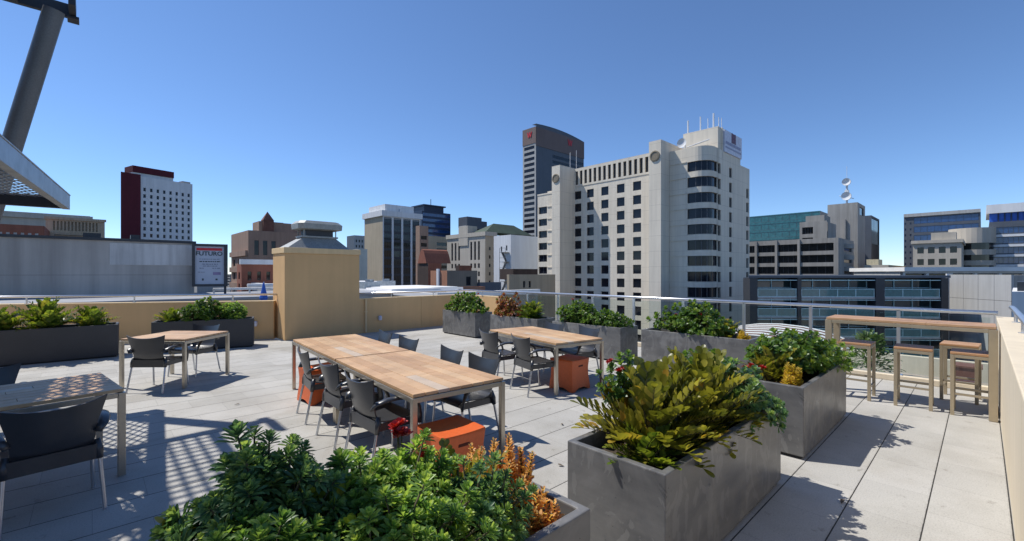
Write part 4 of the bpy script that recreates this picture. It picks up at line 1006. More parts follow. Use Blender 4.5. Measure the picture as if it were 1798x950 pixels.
# slivers by the chimney
tower('office_building', 'hazy grey building glimpsed right of the chimney', 622, 300, 609, 645, 413, (M['slate'], M['palegrey']), None, lambda L, z: grid(.5, L - .5, z - 20, z - 2, 4, 5, .5, .5))
tower('low_building', 'pale mint wall building between the chimney and the tan tower', 629, 120, 610, 645, 437, (M['palegrey'], wall_mat('mint_wall', (.50, .56, .53))))
# pinkish narrow tower and beige block behind
tower('stone_tower', 'narrow pinkish tower with stacked dark windows beside the tan tower', 737, 160, 730, 752, 396, (M['pinkstone'], M['pinkstone']), None, lambda L, z: [(.5, L - .6, z - 5 - 2.6 * i, z - 3.6 - 2.6 * i) for i in range(9)], {}, dict(glass='glass_black'))
tower('office_building', 'beige office block with a dark window stack below the navy tower', 752, 190, 745, 790, 414, (M['sandstone'], M['sandstone']), None, lambda L, z: [(L * .38, L * .85, z - 4 - 2.5 * i, z - 2.6 - 2.5 * i) for i in range(9)], {}, dict(glass='glass_black'))
# sandstone building with tall windows
B = tower('stone_building', 'sandstone building with tall arched windows left of the white building', 852, 150, 785, 872, 408, (M['beige'], M['sandstone']),
          lambda L, z: sum([[(u0 + 2.1 * i, u0 + 1.1 + 2.1 * i, z - 9.2, z - 2.8) for i in range(3)] + [(u0 + 2.1 * i, u0 + 1.1 + 2.1 * i, z - 12 - 2.8 * j, z - 10.4 - 2.8 * j) for i in range(3) for j in range(5)] for u0 in (L * .12, L - 8.2)], []),
          lambda L, z: grid(1, L, z - 24, z - 4, 2, 7, .35, .4), dict(dep=.4), dict(dep=.35))
b = MB(); b.box(-.35, B.LX, -.35, B.LY + .3, B.z1 - 1.1, B.z1 + .3); b.box(-.3, 4, B.LY * .42, B.LY * .66, B.z1 - 4, B.z1 + 3.0); B.mb(b, M['beige'], 'cornice')
b = MB(); b.add([(1, 1, B.z1 + .3), (24, 1, B.z1 + .3), (24, 9, B.z1 + .3), (1, 9, B.z1 + .3), (8, 5, B.z1 + 4), (18, 5, B.z1 + 4)], [(0, 1, 5, 4), (1, 2, 5), (2, 3, 4, 5), (3, 0, 4)]); B.mb(b, M['greenroof'], 'hipped_roof')
B = tower('office_tower', 'grey distant tower with rounded top above the sandstone building', 818, 330, 807, 860, 396, (M['white_wall'], M['slate']), lambda L, z: grid(0.5, L - .5, z - 22, z - 1, 1, 6, .8, .4), lambda L, z: grid(.5, L - .5, z - 22, z - 1, 5, 6, .6, .5))
b = MB(); b.box(2, 16, 1, 12, B.z1 - 1, B.z1 + 7); b.box(16, B.LX - 2, 1, 12, B.z1 - 1, B.z1 + 4.5); B.mb(b, M['slate'], 'roof_block')
# white building with the fire stair
B = tower('white_building', 'white building with a zigzag fire escape on its sunny side', 897, 118, 867, 962, 412, (M['white_wall'], wall_mat('blue_shaded_wall', (.55, .62, .72), .05, .06, .1)),  # right face: bluish shade of the white wall put into its colour
          lambda L, z: [(L * .42, L * .50, z - 4.4, z - 3.0), (L * .72, L * .80, z - 4.2, z - 2.8)], None, dict(dep=.2))
fe = MB(); zz_ = B.z1 - 4.6; k = 0; y0_, y1_ = .6, B.LY * .42
while zz_ > -4:
    fe.box(-1.5, -.05, y0_, y1_, zz_ - .1, zz_); fe.bar((-.8, y0_ + .3 if k % 2 else y1_ - .3, zz_), (-.8, y1_ - .3 if k % 2 else y0_ + .3, zz_ - 2.6), .7, .12)
    for yy_ in (y0_, y1_): fe.box(-1.5, -1.42, yy_ - .04, yy_ + .04, zz_ - 2.6, zz_ + 1.1)
    fe.box(-1.5, -1.44, y0_, y1_, zz_ + 1.0, zz_ + 1.08); zz_ -= 2.6; k += 1
B.mb(fe, M['greysteel'], 'fire_escape')
b = MB(); b.box(B.LX * .72, B.LX * .80, -.1, -.003, B.z1 - 5.2, B.z1 - 3.2); B.mb(b, M['bluepaint'], 'blue_sign')
B = tower('low_building', 'tan low building with small windows in front of the white building', 894, 84, 890, 975, 482, (M['tanconc'], M['sandstone']), None, lambda L, z: [(L * .28, L * .33, z - 2.6, z - 1.3), (L * .40, L * .45, z - 2.6, z - 1.3), (L * .28, L * .33, z - 5.2, z - 3.9), (L * .40, L * .45, z - 5.2, z - 3.9)])
b = MB(); b.box(3, 10, 2, 6, B.z1 - 1, B.z1 + 1.1); B.mb(b, M['darkbrown'], 'roof_block')
# brick pieces in the middle distance
B = tower('brick_building', 'orange brick building with a white downpipe and a side coloured grey-brown as in shade', 785, 74, 756, 838, 475, (M['orangebrick'], wall_mat('brown_shaded_wall', (.24, .205, .165))), None, lambda L, z: [(L * .62, L * .78, z - 2.6, z - 1.0)], {}, dict(dep=.15, glass='glass'))  # right face: its shade is put into a grey-brown wall colour
b = MB(); b.box(-.3, -.02, B.LY * .42, B.LY * .55, GZ, B.z1 + .3); B.mb(b, M['white_wall'], 'downpipe')
B = tower('brick_building', 'dark brick hall with arched gable behind the orange brick building', 752, 92, 733, 775, 462, (M['darkbrown'], M['brick']))
b = MB(); n = 9
b.add([(-.2, B.LY * (.1 + .8 * i / (n - 1)), B.z1 + 3.0 * sin(pi * i / (n - 1))) for i in range(n)] + [(6, B.LY * (.1 + .8 * i / (n - 1)), B.z1 + 3.0 * sin(pi * i / (n - 1))) for i in range(n)], [tuple(range(n))] + [(i, n + i, n + i + 1, i + 1) for i in range(n - 1)]); B.mb(b, M['brick'], 'gable')
B = tower('low_building', 'small brick roof house with a white framed end below the sandstone building', 813, 60, 802, 852, 504, (M['white_wall'], M['orangebrick']), lambda L, z: [(L * .25, L * .8, z - 1.8, z - .3)], None, dict(dep=.2), roof='roofwhite')
B = tower('low_building', 'dark box building at the foot of the sandstone building', 842, 78, 838, 880, 496, (M['slate'], M['slate']))
B = tower('low_building', 'dark roofed building with rusty plant room by the sandstone building', 806, 110, 800, 828, 466, (M['darkbrown'], M['rust']))

# white roofed shed right behind the parapet
x, y = 16.5, 24.5
B = Bld('market_hall', 'wide low building with a bright white roof just beyond the tan parapet', x, y)
shell(B, (M['palegrey'], M['palegrey']), 9.5, 48, GZ, .1, (), grid(.5, 9, -9, -.8, 3, 3, .5, .5), {}, {}, 'roofwhite')
b = MB(); b.box(-.15, 9.65, -.15, .2, .1, .45); b.box(-.15, .2, .2, 48, .1, .4); B.mb(b, M['roofwhite'], 'parapet_band')
for yy_, h_ in ((9, .5), (22, .8), (36, .9)):
    b = MB(); b.box(2.0, 8.2, yy_, yy_ + 7, -.55, h_); B.mb(b, M['roofwhite'], 'roof_block')
b = MB(); b.add([(1, 31, .55), (8, 31, .55), (8, 35, .55), (1, 35, .55), (1, 33, 1.5), (8, 33, 1.5)], [(0, 1, 5, 4), (2, 3, 4, 5), (1, 2, 5), (3, 0, 4)]); b.box(1, 8, 31, 35, -.6, .55); B.mb(b, M['rust'], 'gabled_roof')
for xx_, yy_ in ((1.5, 14), (5, 17.5), (2.5, 26.5), (6.5, 29.5), (3, 40)):
    b = MB(); b.box(xx_, xx_ + 1.5, yy_, yy_ + 1.2, -.55, .95); b.lathe([(.4, .95), (.4, 1.15)], 10, (xx_ + .75, yy_ + .6)); B.mb(b, M['galv'], 'roof_fan')
# big board-marked wall on the left with the billboard
WX0, WX1 = -34.0, None
xw, yw = at(341, 30.5); ang = rad(-1.5)
wr = math.atan2(yw - at(0, 24.6)[1], xw - at(0, 24.6)[0]); x0_, y0_ = at(0, 24.6); Lw = math.hypot(xw - x0_, yw - y0_)
ztw = zat(428, 30.5)
B = Bld('concrete_building', 'long windowless grey concrete building with stained board-marked wall at left', xw - cos(wr) * (Lw + 14), yw - sin(wr) * (Lw + 14), wr)
B.face(M['board'], 0, 0, 0, Lw + 14, GZ, ztw)
b = MB(); b.box(.02, Lw + 13.98, .25, 12, GZ, ztw - .4); B.mb(b, M['board'], 'body')
b = MB(); b.box(-.1, Lw + 14.1, -.12, .25, ztw, ztw + .16); B.mb(b, M['darksteel'], 'coping')
for xh_, wh_ in ((17.3, .8), (19.5, .45)):
    b = MB(); b.box(xh_, xh_ + wh_, .3, 1.5, ztw + .17, ztw + .45); B.mb(b, M['darksteel'], 'roof_hatch')
b = MB(); b.box(Lw + 14 - 4.3, Lw + 13.99, -.03, -.001, ztw - 1.5, ztw - .12); B.mb(b, wall_mat('patched_render', (.60, .58, .56), .14, .12, .4), 'render_patch')
# low roof between the parapet and that wall
B2 = Bld('low_building', 'low grey roofed building between the terrace and the concrete wall', *at(-120, 19.0), wr)
B2.box(M['palegrey'], 0, 26, 0, 9, GZ, .15, 'body'); b = MB(); b.box(-.1, 26.1, -.1, 9, .15, .3); B2.mb(b, M['roofgrey'], 'roof')
b = MB(); b.tube([(11, 6.4, .6), (20, 6.4, .6)], .09, 8); b.tube([(13.0, 5.9, .85), (15.5, 5.9, .85)], .12, 8)
for k_ in range(5): b.box(11 + 2.2 * k_, 11.1 + 2.2 * k_, 6.35, 6.45, .3, .6)
B2.mb(b, M['whiteframe'], 'roof_pipe')
b = MB(); b.box(21.5, 25.9, .4, 5, .3, .52); B2.mb(b, M['roofwhite'], 'roof_deck')
# billboard
xb, yb = at(338, 30.0); xb1, yb1 = at(400, 31.0); ab = math.atan2(yb1 - yb, xb1 - xb); Wb = math.hypot(xb1 - xb, yb1 - yb)
zb0, zb1 = zat(503, 30.3), zat(428.5, 30.3)
BB = thing('billboard', 'framed advertising billboard on the right end of the concrete wall, red headline strip', 'billboard', (xb, yb, zb0), ab)
Hb = zb1 - zb0
b = MB(); fwd_ = .16
b.box(0, Wb, -.30, -.05, 0, fwd_); b.box(0, Wb, -.30, -.05, Hb - fwd_, Hb); b.box(0, fwd_, -.30, -.05, fwd_, Hb - fwd_); b.box(Wb - fwd_ * 1.3, Wb, -.30, -.05, fwd_, Hb - fwd_); b.box(.02, Wb - .02, -.05, .08, .02, Hb - .02)
b.box(Wb - .22, Wb - .08, -.2, -.06, -4.0, 0)
b.build('frame', M['darksteel'], BB)
b = MB(); b.box(fwd_, Wb - fwd_ * 1.3, -.2, -.052, fwd_, Hb - fwd_); b.build('panel', simple('faded_poster', (.42, .45, .52), .6, var=.06, scale=1), BB)
b = MB(); b.box(Wb * .12, Wb * .84, -.215, -.201, Hb * .845, Hb * .905); b.build('headline_strip', M['red'], BB)
def text(s, size, loc, mat, parent, name):
    cu = bpy.data.curves.new(name, 'FONT'); cu.body = s; cu.size = size; cu.align_x = 'CENTER'; cu.extrude = .006; cu.offset = size * .02
    o = bpy.data.objects.new(name, cu); COL.objects.link(o); dg = bpy.context.evaluated_depsgraph_get()
    me = bpy.data.meshes.new_from_object(o.evaluated_get(dg)); bpy.data.objects.remove(o); o = bpy.data.objects.new(name, me); COL.objects.link(o)
    me.materials.clear(); me.materials.append(mat); o.parent = parent; o.location = loc; o.rotation_euler = (pi / 2, 0, 0); return o
ink = simple('poster_ink', (.03, .05, .06), .6); ink2 = simple('poster_pale_ink', (.16, .18, .24), .6)
text('FUTURO', Hb * .135, (Wb * .475, -.21, Hb * .73), ink, BB, 'headline')
rl = random.Random(4)
for zf, hf, x0f, x1f, m in ((.635, .016, .2, .78, ink2), (.575, .024, .2, .80, ink), (.515, .02, .28, .72, ink2), (.47, .02, .3, .70, ink2), (.42, .018, .2, .32, ink2), (.42, .018, .56, .8, ink2), (.33, .014, .16, .34, ink2), (.14, .05, .27, .32, ink), (.145, .04, .65, .71, ink)):
    b = MB(); u = x0f
    while u < x1f:
        wd = min(rl.uniform(.03, .09), x1f - u); b.box(Wb * u, Wb * (u + wd), -.208, -.2005, Hb * zf, Hb * (zf + hf)); u += wd + .02
    b.build('text_line', m, BB)
b = MB(); b.box(Wb * .58, Wb * .80, -.207, -.2004, Hb * .27, Hb * .34); b.build('printed_box', simple('mauve_box', (.25, .2, .33), .6), BB)
# sandstone blocks behind that wall
def slab_b(name, label, px0, px1, d, py, mat, ops=None, kw={}, depth=20):
    x, y = at(px0, d); L = x_on(y, px1) - x; z1 = zt(py, *at((px0 + px1) / 2, d)); B = Bld(name, label, x, y)
    B.face(mat, 0, 0, 0, L, GZ, z1, ops(L, z1) if ops else (), **kw); b = MB(); b.box(.02, L - .02, .5, depth, GZ, z1 - .6); B.mb(b, mat, 'body')
    b = MB(); b.quad((L, 0, GZ), (L, depth, GZ), (L, depth, z1), (L, 0, z1)); b.quad((0, depth, GZ), (0, 0, GZ), (0, 0, z1), (0, depth, z1)); b.quad((L, depth, GZ), (0, depth, GZ), (0, depth, z1), (L, depth, z1)); B.mb(b, mat, 'side_wall'); B.L = L; B.z1 = z1; return B
B = slab_b('stone_building', 'sandstone building with fluted upper wall above the grey wall at left', 80, 184, 120, 381, M['sandstone'], lambda L, z: [(L * .12 + L * .06 * i, L * .12 + L * .06 * i + L * .032, z - 3.4, z - .9) for i in range(13)] + [(L * .14, L * .85, z - 5.6, z - 4.6)], dict(dep=.5, glass='glass'))
b = MB(); b.box(-.3, B.L + .3, -.4, 0, B.z1 - .5, B.z1 + .2); B.mb(b, M['sandstone'], 'cornice')
B = slab_b('stone_building', 'pale stone building with wide flat roof under the low canopy at left', -40, 158, 150, 367, M['beige'], None, {}, 26)
b = MB(); b.box(-.5, B.L + .8, -.8, 0, B.z1 - 2.0, B.z1 - .2); B.mb(b, M['beige'], 'cornice')
B = slab_b('brick_building', 'dark brick building with a row of round-topped windows paned white as if lit above the grey wall', -40, 78, 100, 391, M['brick'], lambda L, z: [(L * .30 + L * .11 * i, L * .30 + L * .11 * i + L * .055, z - 3.7, z - 1.8) for i in range(6)], dict(dep=.3, glass='whiteframe', frame='whiteframe'))  # white panes carry the brightness of lit openings in their colour

# ---- right hand side
B = tower('office_building', 'teal glass office building behind the brutalist grey block', 1440, 175, 1290, 1470, 370, (M['glass_teal'], M['greyconc']), lambda L, z: [(.5, L - .3, z - 2.8 - 3.4 * i, z - .4 - 3.4 * i) for i in range(8)], None, dict(glass='glass_teal', dep=.08, style=12, frame='slate'))
B = tower('office_building', 'grey brutalist office block with deep horizontal window bands and a stair tower', 1472, 118, 1300, 1499, 417, (M['greyconc'], M['greyconc']),
          lambda L, z: [(L * f0 + .3, L * f1 - .3, z - 3.4 - 3.15 * i, z - 1.3 - 3.15 * i) for (f0, f1) in ((.0, .18), (.18, .40), (.40, .63), (.63, .97)) for i in range(6)],
          lambda L, z: [(L * .35, L * .9, z - 3.4 - 3.15 * i, z - 1.6 - 3.15 * i) for i in range(6)], dict(dep=.9, glass='glass_black', style=4), dict(dep=.4, glass='glass'))
b = MB()
for f in (.18, .40, .63): b.box(-.35, -.002, B.LY * (1 - f) - .3, B.LY * (1 - f) + .3, GZ, B.z1 + .02)
B.mb(b, M['greyconc'], 'fin')
zz1 = zt(385, B.x, B.y)
yA, yB = y_on(B.x + 1, 1452) - B.y, y_on(B.x + 1, 1404) - B.y
B.face(M['greyconc'], 1, yB, -pi / 2, yB - yA, B.z1 - 1, zz1, [(.6, yB - yA - 3.2, zz1 - 3.4, zz1 - 1.5), (.6, yB - yA - 3.2, zz1 - 5.6, zz1 - 4.4)], glass='glass_black', dep=.5, style=4, part='penthouse')
B.box(M['greyconc'], 1.9, 12, yA, yB, B.z1 - 1, zz1 - .3, 'penthouse'); B.box(M['greyconc'], 3, 10, yA + 1, yB - 1, zz1 - .3, zz1 + 1.8, 'roof_block')
for k_ in range(6):
    b = MB()
    for a in range(8): pass
    yy_ = 0; zc_ = B.z1 - 1.4 - 3.15 * k_; n = 10
    pts = [(B.LX * .35 + 2.2 - 2.2 * cos(pi * i / n), -1.9 * sin(pi * i / n)) for i in range(n + 1)]
    b.prism(pts, zc_ - 1.2, zc_); B.mb(b, M['greyconc'], 'curved_balcony')
T2 = tower('office_tower', 'plain grey concrete tower topped by white microwave dishes', 1506, 136, 1453, 1519, 355, (M['greyconc'], M['greyconc']), None, lambda L, z: [(L * .25, L * .8, z - 3.5, z - 1.0)])
b = MB(); b.box(-.6, 0, T2.LY * .38, T2.LY * .44, GZ, T2.z1 - 5); T2.mb(b, M['greyconc'], 'fin')
DM = thing('dish_mast', 'white mast with two microwave dishes on the plain grey tower', 'antenna', (T2.x + 2, y_on(T2.x + 2, 1487), T2.z1 - .8))
md_ = dep(T2.x + 2, y_on(T2.x + 2, 1487)); zpx = lambda py: zat(py, md_) - (T2.z1 - .8)
b = MB(); b.tube([(0, 0, 0), (0, 0, zpx(316))], .28, 8); b.tube([(0, 0, zpx(316)), (0, 0, zpx(292))], .05, 6); b.box(-.5, .5, -.5, .5, zpx(338), zpx(334)); b.build('mast', M['white_wall'], DM)
for pz, off, r_ in ((320, -.1, 1.15), (345, -.3, 1.3)):
    b = MB(); n = 16; zc_ = zpx(pz); vs = []
    for q_, dx in ((.0, .15), (.6, .0), (1, -.35), (1, .3), (.4, .6)): vs += [(off - .6 + dx, r_ * q_ * cos(2 * pi * k / n), zc_ + r_ * q_ * sin(2 * pi * k / n)) for k in range(n)]
    b.add(vs, [(i * n + k, (i + 1) * n + k, (i + 1) * n + (k + 1) % n, i * n + (k + 1) % n) for i in range(4) for k in range(n)]); b.build('dish', M['white_wall'], DM, smooth=True)
b = MB(); b.tube([(-.3, -1.8, zpx(350)), (-.3, 1.9, zpx(343))], .12, 6); b.build('bracket', M['white_wall'], DM)
tower('office_tower', 'dark curved tower right behind the plain grey tower', 1530, 190, 1505, 1544, 378, (M['slate'], wall_mat('brown_grey_wall', (.17, .15, .13))), None, lambda L, z: [(.4, L - .4, z - 12, z - 1)], {}, dict(glass='glass_black', style=6))
B = tower('low_building', 'cream and brown low building in the gap right of the grey tower', 1560, 120, 1517, 1590, 465, (M['beige'], M['sandstone']), lambda L, z: [(.5, L - .5, z - 2.6, z - 1.2), (.5, L - .5, z - 5.6, z - 3.8)], None, dict(glass='glass_black', style=6))
b = MB(); b.box(2, 9, B.LY * .45, B.LY * .95, B.z1 - .5, B.z1 + 1.6); B.mb(b, simple('cream_roof', (.62, .54, .36), .7), 'roof_block')
# blue glass blocks on the right
B = tower('office_building', 'long blue glass office building with a white roof edge at far right', 1722, 170, 1587, 1723.5, 367, (M['slate'], M['slate']),
          lambda L, z: [(L * .14, L - .5, z - 4.2 - 3.6 * i, z - 1.7 - 3.6 * i) for i in range(8)] + [(a, a + L * .022, z - 4.4 - 2.4 * i, z - 3.5 - 2.4 * i) for i in range(9) for a in (L * .01, L * .085)], None, dict(glass='glass_blue', dep=.1, style=9, frame='navy'))
b = MB(); b.box(-.5, 2, .0, B.LY, B.z1 - 1.2, B.z1 + .1); B.mb(b, M['palegrey'], 'roof_edge')
B = tower('office_building', 'cream stone office block in front of the blue glass building', 1688, 120, 1603, 1702, 422, (M['beige'], M['beige']),
          lambda L, z: grid(.5, L - .4, z - 14, z - .8, 4, 4, .62, .52), lambda L, z: grid(.2, L - .2, z - 14, z - .8, 1, 4, .6, .5), dict(dep=.45, glass='glass_black'), dict(dep=.4, glass='glass_black'))
b = MB(); b.box(-.5, B.LX, -.4, B.LY + .4, B.z1 - .5, B.z1 + .35); b.box(.5, 6, 1, 6, B.z1, B.z1 + 2.4); B.mb(b, M['beige'], 'cornice')
xd, yd = at(1706, 138); RB = Bld('round_building', 'round cream building with curved window bands beside the cream stone block', xd, yd); n = 28; rb = 5.2; zt_ = zt(402, xd, yd)
def ringb(b, r, z0, z1, mi=0): b.lathe([(r, z0), (r, z1)], n, (0, 0), mi)
b = MB(); ringb(b, rb - .5, GZ, zt_ - .5); RB.mb(b, M['glass_black'], 'window_drum')
for z0, z1 in ((zt_ - 4.6, zt_), (zt_ - 8.2, zt_ - 6.6), (zt_ - 11.4, zt_ - 9.9), (zt_ - 14.6, zt_ - 13), (GZ, zt_ - 16)):
    b = MB(); ringb(b, rb, z0, z1); RB.mb(b, M['beige'], 'wall_band')
x, y = at(1737, 135); y2 = y_on(x, 1990); zt4 = zat(383, 125)
B = Bld('office_building', 'blue glass and white banded building cut off by the right edge', x, y2); B.LX, B.LY, B.z1 = 24, y - y2, zt4
shell(B, (M['slate'], M['slate']), 24, B.LY, GZ, zt4, [(.8, B.LY - .5, zt4 - 3.6 - 3.0 * i, zt4 - 1.7 - 3.0 * i) for i in range(6)], (), dict(glass='glass_blue', style=24, dep=.2))
b = MB()
for i in range(int(B.LY / 1.3)): b.box(.2, .5, .3 + 1.3 * i, .6 + 1.3 * i, B.z1, B.z1 + 2.6)
b.box(.5, .8, .2, B.LY, B.z1, B.z1 + 2.6, 1); B.mb(b, [M['navy'], M['bluepaint']], 'blue_attic')
b = MB(); b.box(-.4, B.LX, -.3, B.LY + .6, B.z1 + 2.6, B.z1 + 5.2)
for i in range(6): b.box(-.25, -.002, 0, B.LY, B.z1 - 4.6 - 3.0 * i, B.z1 - 3.9 - 3.0 * i)
B.mb(b, M['white_wall'], 'white_band')
# long white roof with dark openings
xa, ya = at(1585, 76); xe, ye = at(2050, 70); ar = math.atan2(ye - ya, xe - xa); Lr = math.hypot(xe - xa, ye - ya)
B = Bld('low_building', 'long white roofed building with dark ribbon openings at right', xa, ya, ar)
z2 = zat(470, 74); B.face(M['white_wall'], 0, 0, 0, Lr, GZ, z2 - .6, [(.4 + 3.55 * i, 3.55 + 3.55 * i, z2 - 4.2, z2 - .95) for i in range(int(Lr / 3.55))], glass='glass_black', dep=.5)
b = MB(); b.box(0, Lr, .6, 14, GZ, z2 - .7); B.mb(b, M['palegrey'], 'body')
b = MB(); b.box(-.3, Lr, -.9, 15, z2 - .6, z2 + .1); B.mb(b, M['roofwhite'], 'roof', )
# glass office with balconies, straight across the lane
xa, ya = at(1316, 58); xe, ye = at(1664, 56.5); ar = math.atan2(ye - ya, xe - xa); Lg = math.hypot(xe - xa, ye - ya)
GB = Bld('glass_office', 'dark glass office building with teal balcony bands facing the terrace', xa, ya, ar)
zg = zat(485, 57.3)
skx = 16 * (math.tan(math.atan2(ya, xa) - ar - pi / 2)) * -1
b = MB(); b.prism([(0, 1.6), (Lg, 1.6), (Lg, 16), (skx + .3, 16)], GZ, zg - .2); GB.mb(b, M['darksteel'], 'body')
b = MB(); b.prism([(-.2, -.2), (Lg + .2, -.2), (Lg + .2, 16), (skx + .3, 16)], zg - .199, zg + .1); GB.mb(b, M['slate'], 'roof')
teal = simple('teal_balcony_glass', (.05, .16, .17), .08, spec=.9); tealf = simple('teal_frame', (.50, .72, .76), .4, .1)
fl = 2.55; gbg = glass_mat('lane_office_glass', (.022, .045, .05), .06, .0, spec=.9)
bays = ((0.04, .245), (.265, .64), (.685, .965))
for i in range(8):
    zf = zg - .4 - fl * i
    for f0, f1 in bays:
        u0, u1 = Lg * f0, Lg * f1; nb = max(2, round((u1 - u0) / 2.3))
        b = MB(); b.quad((u0, 1.55, zf - fl + .3), (u1, 1.55, zf - fl + .3), (u1, 1.55, zf), (u0, 1.55, zf))
        for k in range(nb + 1): u = u0 + (u1 - u0) * k / nb; b.box(u - .04, u + .04, 1.42, 1.54, zf - fl + .3, zf, 1)
        GB.mb(b, [gbg, tealf], 'glazing')
        b = MB(); b.box(u0, u1, 0, 1.5, zf - fl + .02, zf - fl + .26); GB.mb(b, M['palegrey'], 'balcony_slab'); b = MB(); b.box(u0, u1, -.03, .03, zf - .16, zf - .08); b.box(u0, u1, 1.30, 1.36, zf - fl * .45, zf - fl * .45 + .07); GB.mb(b, tealf, 'rail')
        b = MB(); b.box(u0 + .1, u1 - .1, .05, .08, zf - fl + .3, zf - fl + 1.25)
        for zz_ in (zf - fl + .27, zf - fl + 1.26): b.box(u0 + .05, u1 - .05, .02, .12, zz_, zz_ + .07, 1)
        for k in range(nb + 1): u = u0 + .1 + (u1 - u0 - .2) * k / nb; b.box(u - .035, u + .035, .03, .11, zf - fl + .34, zf - fl + 1.25, 1)
        GB.mb(b, [teal, tealf], 'balcony_front')
for f in (.0, .245, .64, .965):
    wd = {.0: .04, .245: .02, .64: .045, .965: .035}[f]
    b = MB(); b.box(Lg * f, Lg * (f + wd), -.12, 1.8, GZ, zg - .22); GB.mb(b, M['darksteel'], 'column')
# concrete panelled wall to its right
xa2, ya2 = at(1667, 60); xe2, ye2 = at(1776, 51.5); a2 = math.atan2(ye2 - ya2, xe2 - xa2); L2 = math.hypot(xe2 - xa2, ye2 - ya2)
CB = Bld('concrete_building', 'pale concrete panel building to the right of the glass office', xa2, ya2, a2)
pm = wall_mat('precast_panel', (.40, .40, .395), .05, .08, .2)
b = MB(); zt3 = zat(482, 55.6)
for i in range(4):
    for j in range(6):
        if (i == 0 and False): continue
        b.box(L2 * i / 4 + .02, L2 * (i + 1) / 4 - .02, 0, .3, zt3 - 3.1 * (j + 1) + .02, zt3 - 3.1 * j - .02)
CB.mb(b, pm, 'panels'); b = MB(); b.box(0, L2, .31, 9, GZ, zt3 - .05); CB.mb(b, M['greyconc'], 'body')
b = MB(); b.box(-.28, -.06, -.25, .2, GZ, zt3 + .1); CB.mb(b, M['whiteframe'], 'corner_post')
# white parapet terrace with dark plant at the far right
B = Bld('low_building', 'white walled low building with dark rooftop plant at the right edge', 0, 0)
b = MB(); b.prism([at(1777, 34), at(2050, 34), at(2050, 43), at(1779, 43)], GZ, zat(512, 34)); B.mb(b, M['white_wall'], 'body')
b = MB(); b.prism([at(1786, 35), at(2000, 35), at(2000, 40), at(1788, 40)], zat(512, 34), zat(498, 34) + .1); B.mb(b, M['darksteel'], 'rooftop_plant')
# lower roofs between the terrace and the street
LR = Bld('lower_roof_terrace', 'pale lower roof terrace beyond the glass balustrade', 10.2, -4, 0)
b = MB(); b.box(0, 9.5, 0, 12.5, GZ, -2.0); LR.mb(b, M['palegrey'], 'body')
b = MB(); b.box(9.3, 9.55, 0, 12.5, -2.0, -1.0); b.box(0, 9.3, 12.25, 12.5, -2.0, -1.2); LR.mb(b, M['cream'], 'parapet')
# striped curved roof
xs, ys_ = at(1395, 24); SR = Bld('striped_roof_building', 'low building with a curved brown and white striped roof below the balustrade', xs - 4, ys_ - 3, .1)
b = MB(); b.box(0, 9, 0, 8, GZ, -3.0); SR.mb(b, M['greyconc'], 'body')
b = MB(); n = 10; nn = 16
for k in range(nn):
    u0, u1 = 9 * k / nn, 9 * (k + 1) / nn
    for i in range(n):
        a0, a1 = pi * i / n, pi * (i + 1) / n
        f = lambda u, a: (u, 4 - 4 * cos(a), -3.0 + 1.5 * sin(a)); b.quad(f(u0, a0), f(u1, a0), f(u1, a1), f(u0, a1), k % 2)
SR.mb(b, [M['rust'], M['roofwhite']], 'striped_roof')
# potted palm and red box on the lower roof
px_, py_ = at(1530, 11.6); PT = thing('potted_palm', 'leafy palm in a white pot on the lower roof behind the bar table', 'plant', (px_, py_, -2.0))
b = MB(); b.lathe([(.26, 0), (.36, .5), (.38, .62), (.33, .62), (.3, .5)], 18); b.build('pot', M['white_wall'], PT, smooth=True)
b = MB(); sb = MB(); sb.tube([(0, 0, .5), (.04, .02, 1.3), (.0, .05, 1.75)], [.06, .045, .035], 8)
for i in range(80):
    f = i / 80; az = i * 2.4; e = rad(75 - 85 * f); p = Vector((0, .03, .8 + .95 * (1 - f))); d0 = Vector((cos(az) * cos(e), sin(az) * cos(e), sin(e)))
    for k in range(7):
        c = p + d0 * (.13 + .075 * k) + Vector((0, 0, -.028 * k * k * .22)); ph = R_.uniform(0, 6.28)
        ld = (d0 + Vector((R_.uniform(-.7, .7), R_.uniform(-.7, .7), R_.uniform(-.6, .4)))).normalized(); narrow_leaf(b, c, ld, basis(ld)[2], .26, .07, .2, .3)
b.build('leaves', M['palm'], PT, smooth='all'); sb.build('trunk', M['bark'], PT, smooth='all')
rx_, ry_ = at(1697, 13); b = MB(); b.box(-.35, .35, -.3, .3, 0, 1.0); b.box(-.38, .38, -.33, .33, 1.0, 1.05); b.box(-.28, .28, -.305, -.30, .1, .9)
tag(b.build('service_box', M['rust'], loc=(rx_, ry_, -2.0), bevel=.01), 'rust red metal service box on the lower roof behind the right bar stools', 'box')
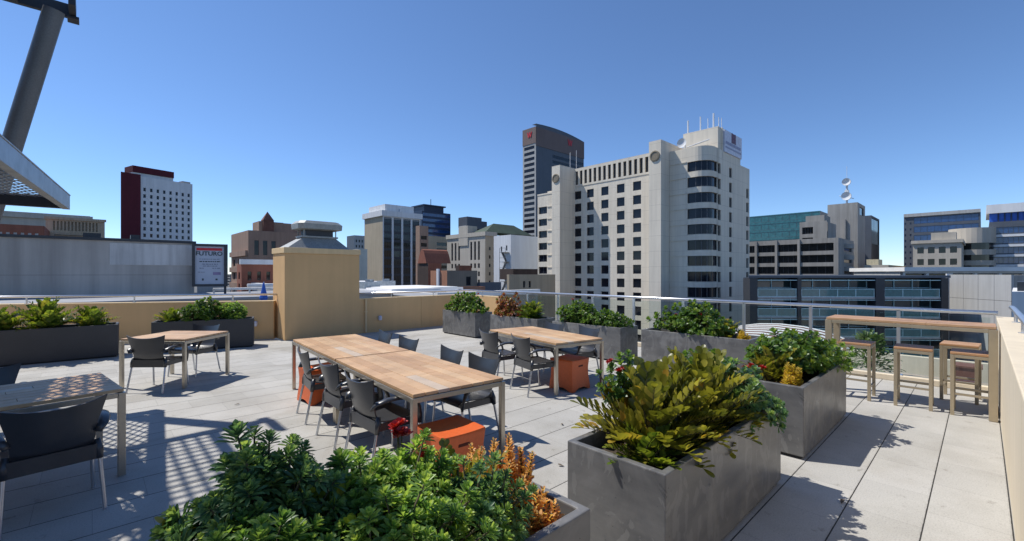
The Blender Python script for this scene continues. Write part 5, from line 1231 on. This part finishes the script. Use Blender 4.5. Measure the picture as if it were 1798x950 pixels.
# blue closed umbrella beyond the parapet
ux_, uy_ = at(463, 22); UB = thing('closed_umbrella', 'closed blue umbrella on a roof just left of the chimney', 'umbrella', (ux_, uy_, .3))
b = MB(); b.lathe([(.03, 0), (.03, 1.0)], 8); b.build('pole', M['rail'], UB); b = MB(); b.lathe([(.16, .1), (.19, .2), (.10, .6), (.03, .98)], 9); b.build('canopy', M['bluepaint'], UB)
# distant low city filling the horizon
rd = random.Random(21); kinds = [M['beige'], M['greyconc'], M['palegrey'], M['sandstone'], M['white_wall'], M['pinkstone']]
tone = {0: 'beige', 1: 'grey', 2: 'pale grey', 3: 'sandstone', 4: 'white', 5: 'pink-brown'}
for i in range(34):
    px = -60 + i * 58; d = rd.uniform(380, 760); x, y = at(px, d); k = rd.randrange(6); w1, w2 = rd.uniform(25, 55), rd.uniform(20, 40); z1 = rd.uniform(-6, 4)
    B = Bld('distant_building', 'low %s building far off on the skyline' % tone[k], x, y, 0, 'building', 'low distant buildings on the skyline')
    b = MB(); b.box(0, w1, 0, w2, GZ, z1); b.box(w1 * .3, w1 * .6, w2 * .3, w2 * .7, z1, z1 + 2.5); B.mb(b, kinds[k], 'wall')
    b = MB()
    for j in range(4): b.box(.8, w1 - .8, -.05, -.004, z1 - 3.2 - 3.5 * j, z1 - 1.6 - 3.5 * j)
    for j in range(4): b.box(-.05, -.004, .8, w2 - .8, z1 - 3.2 - 3.5 * j, z1 - 1.6 - 3.5 * j)
    B.mb(b, M['glass'], 'window_band')

# fallen leaves on the paving
for i, (x, y, lab) in enumerate(((4.06, .72, 'single dry leaf on the open paving right of the front right planter'), (3.05, 2.55, 'dry leaf on the paving between the long table and the front right planter'), (3.9, 3.3, 'dry leaf on the paving between the two teak tables'), (1.35, 6.7, 'dry leaf on the paving left of the far orange stool'))):
    b = MB(); oval_leaf(b, Vector((0, 0, .006)), Vector((cos(i * 2), sin(i * 2), .05)), Vector((0, 0, 1)), .06, .028, .2, -.1)
    tag(b.build('fallen_leaf', M['bark'], smooth='all', loc=(x, y, 0)), lab, 'leaf')
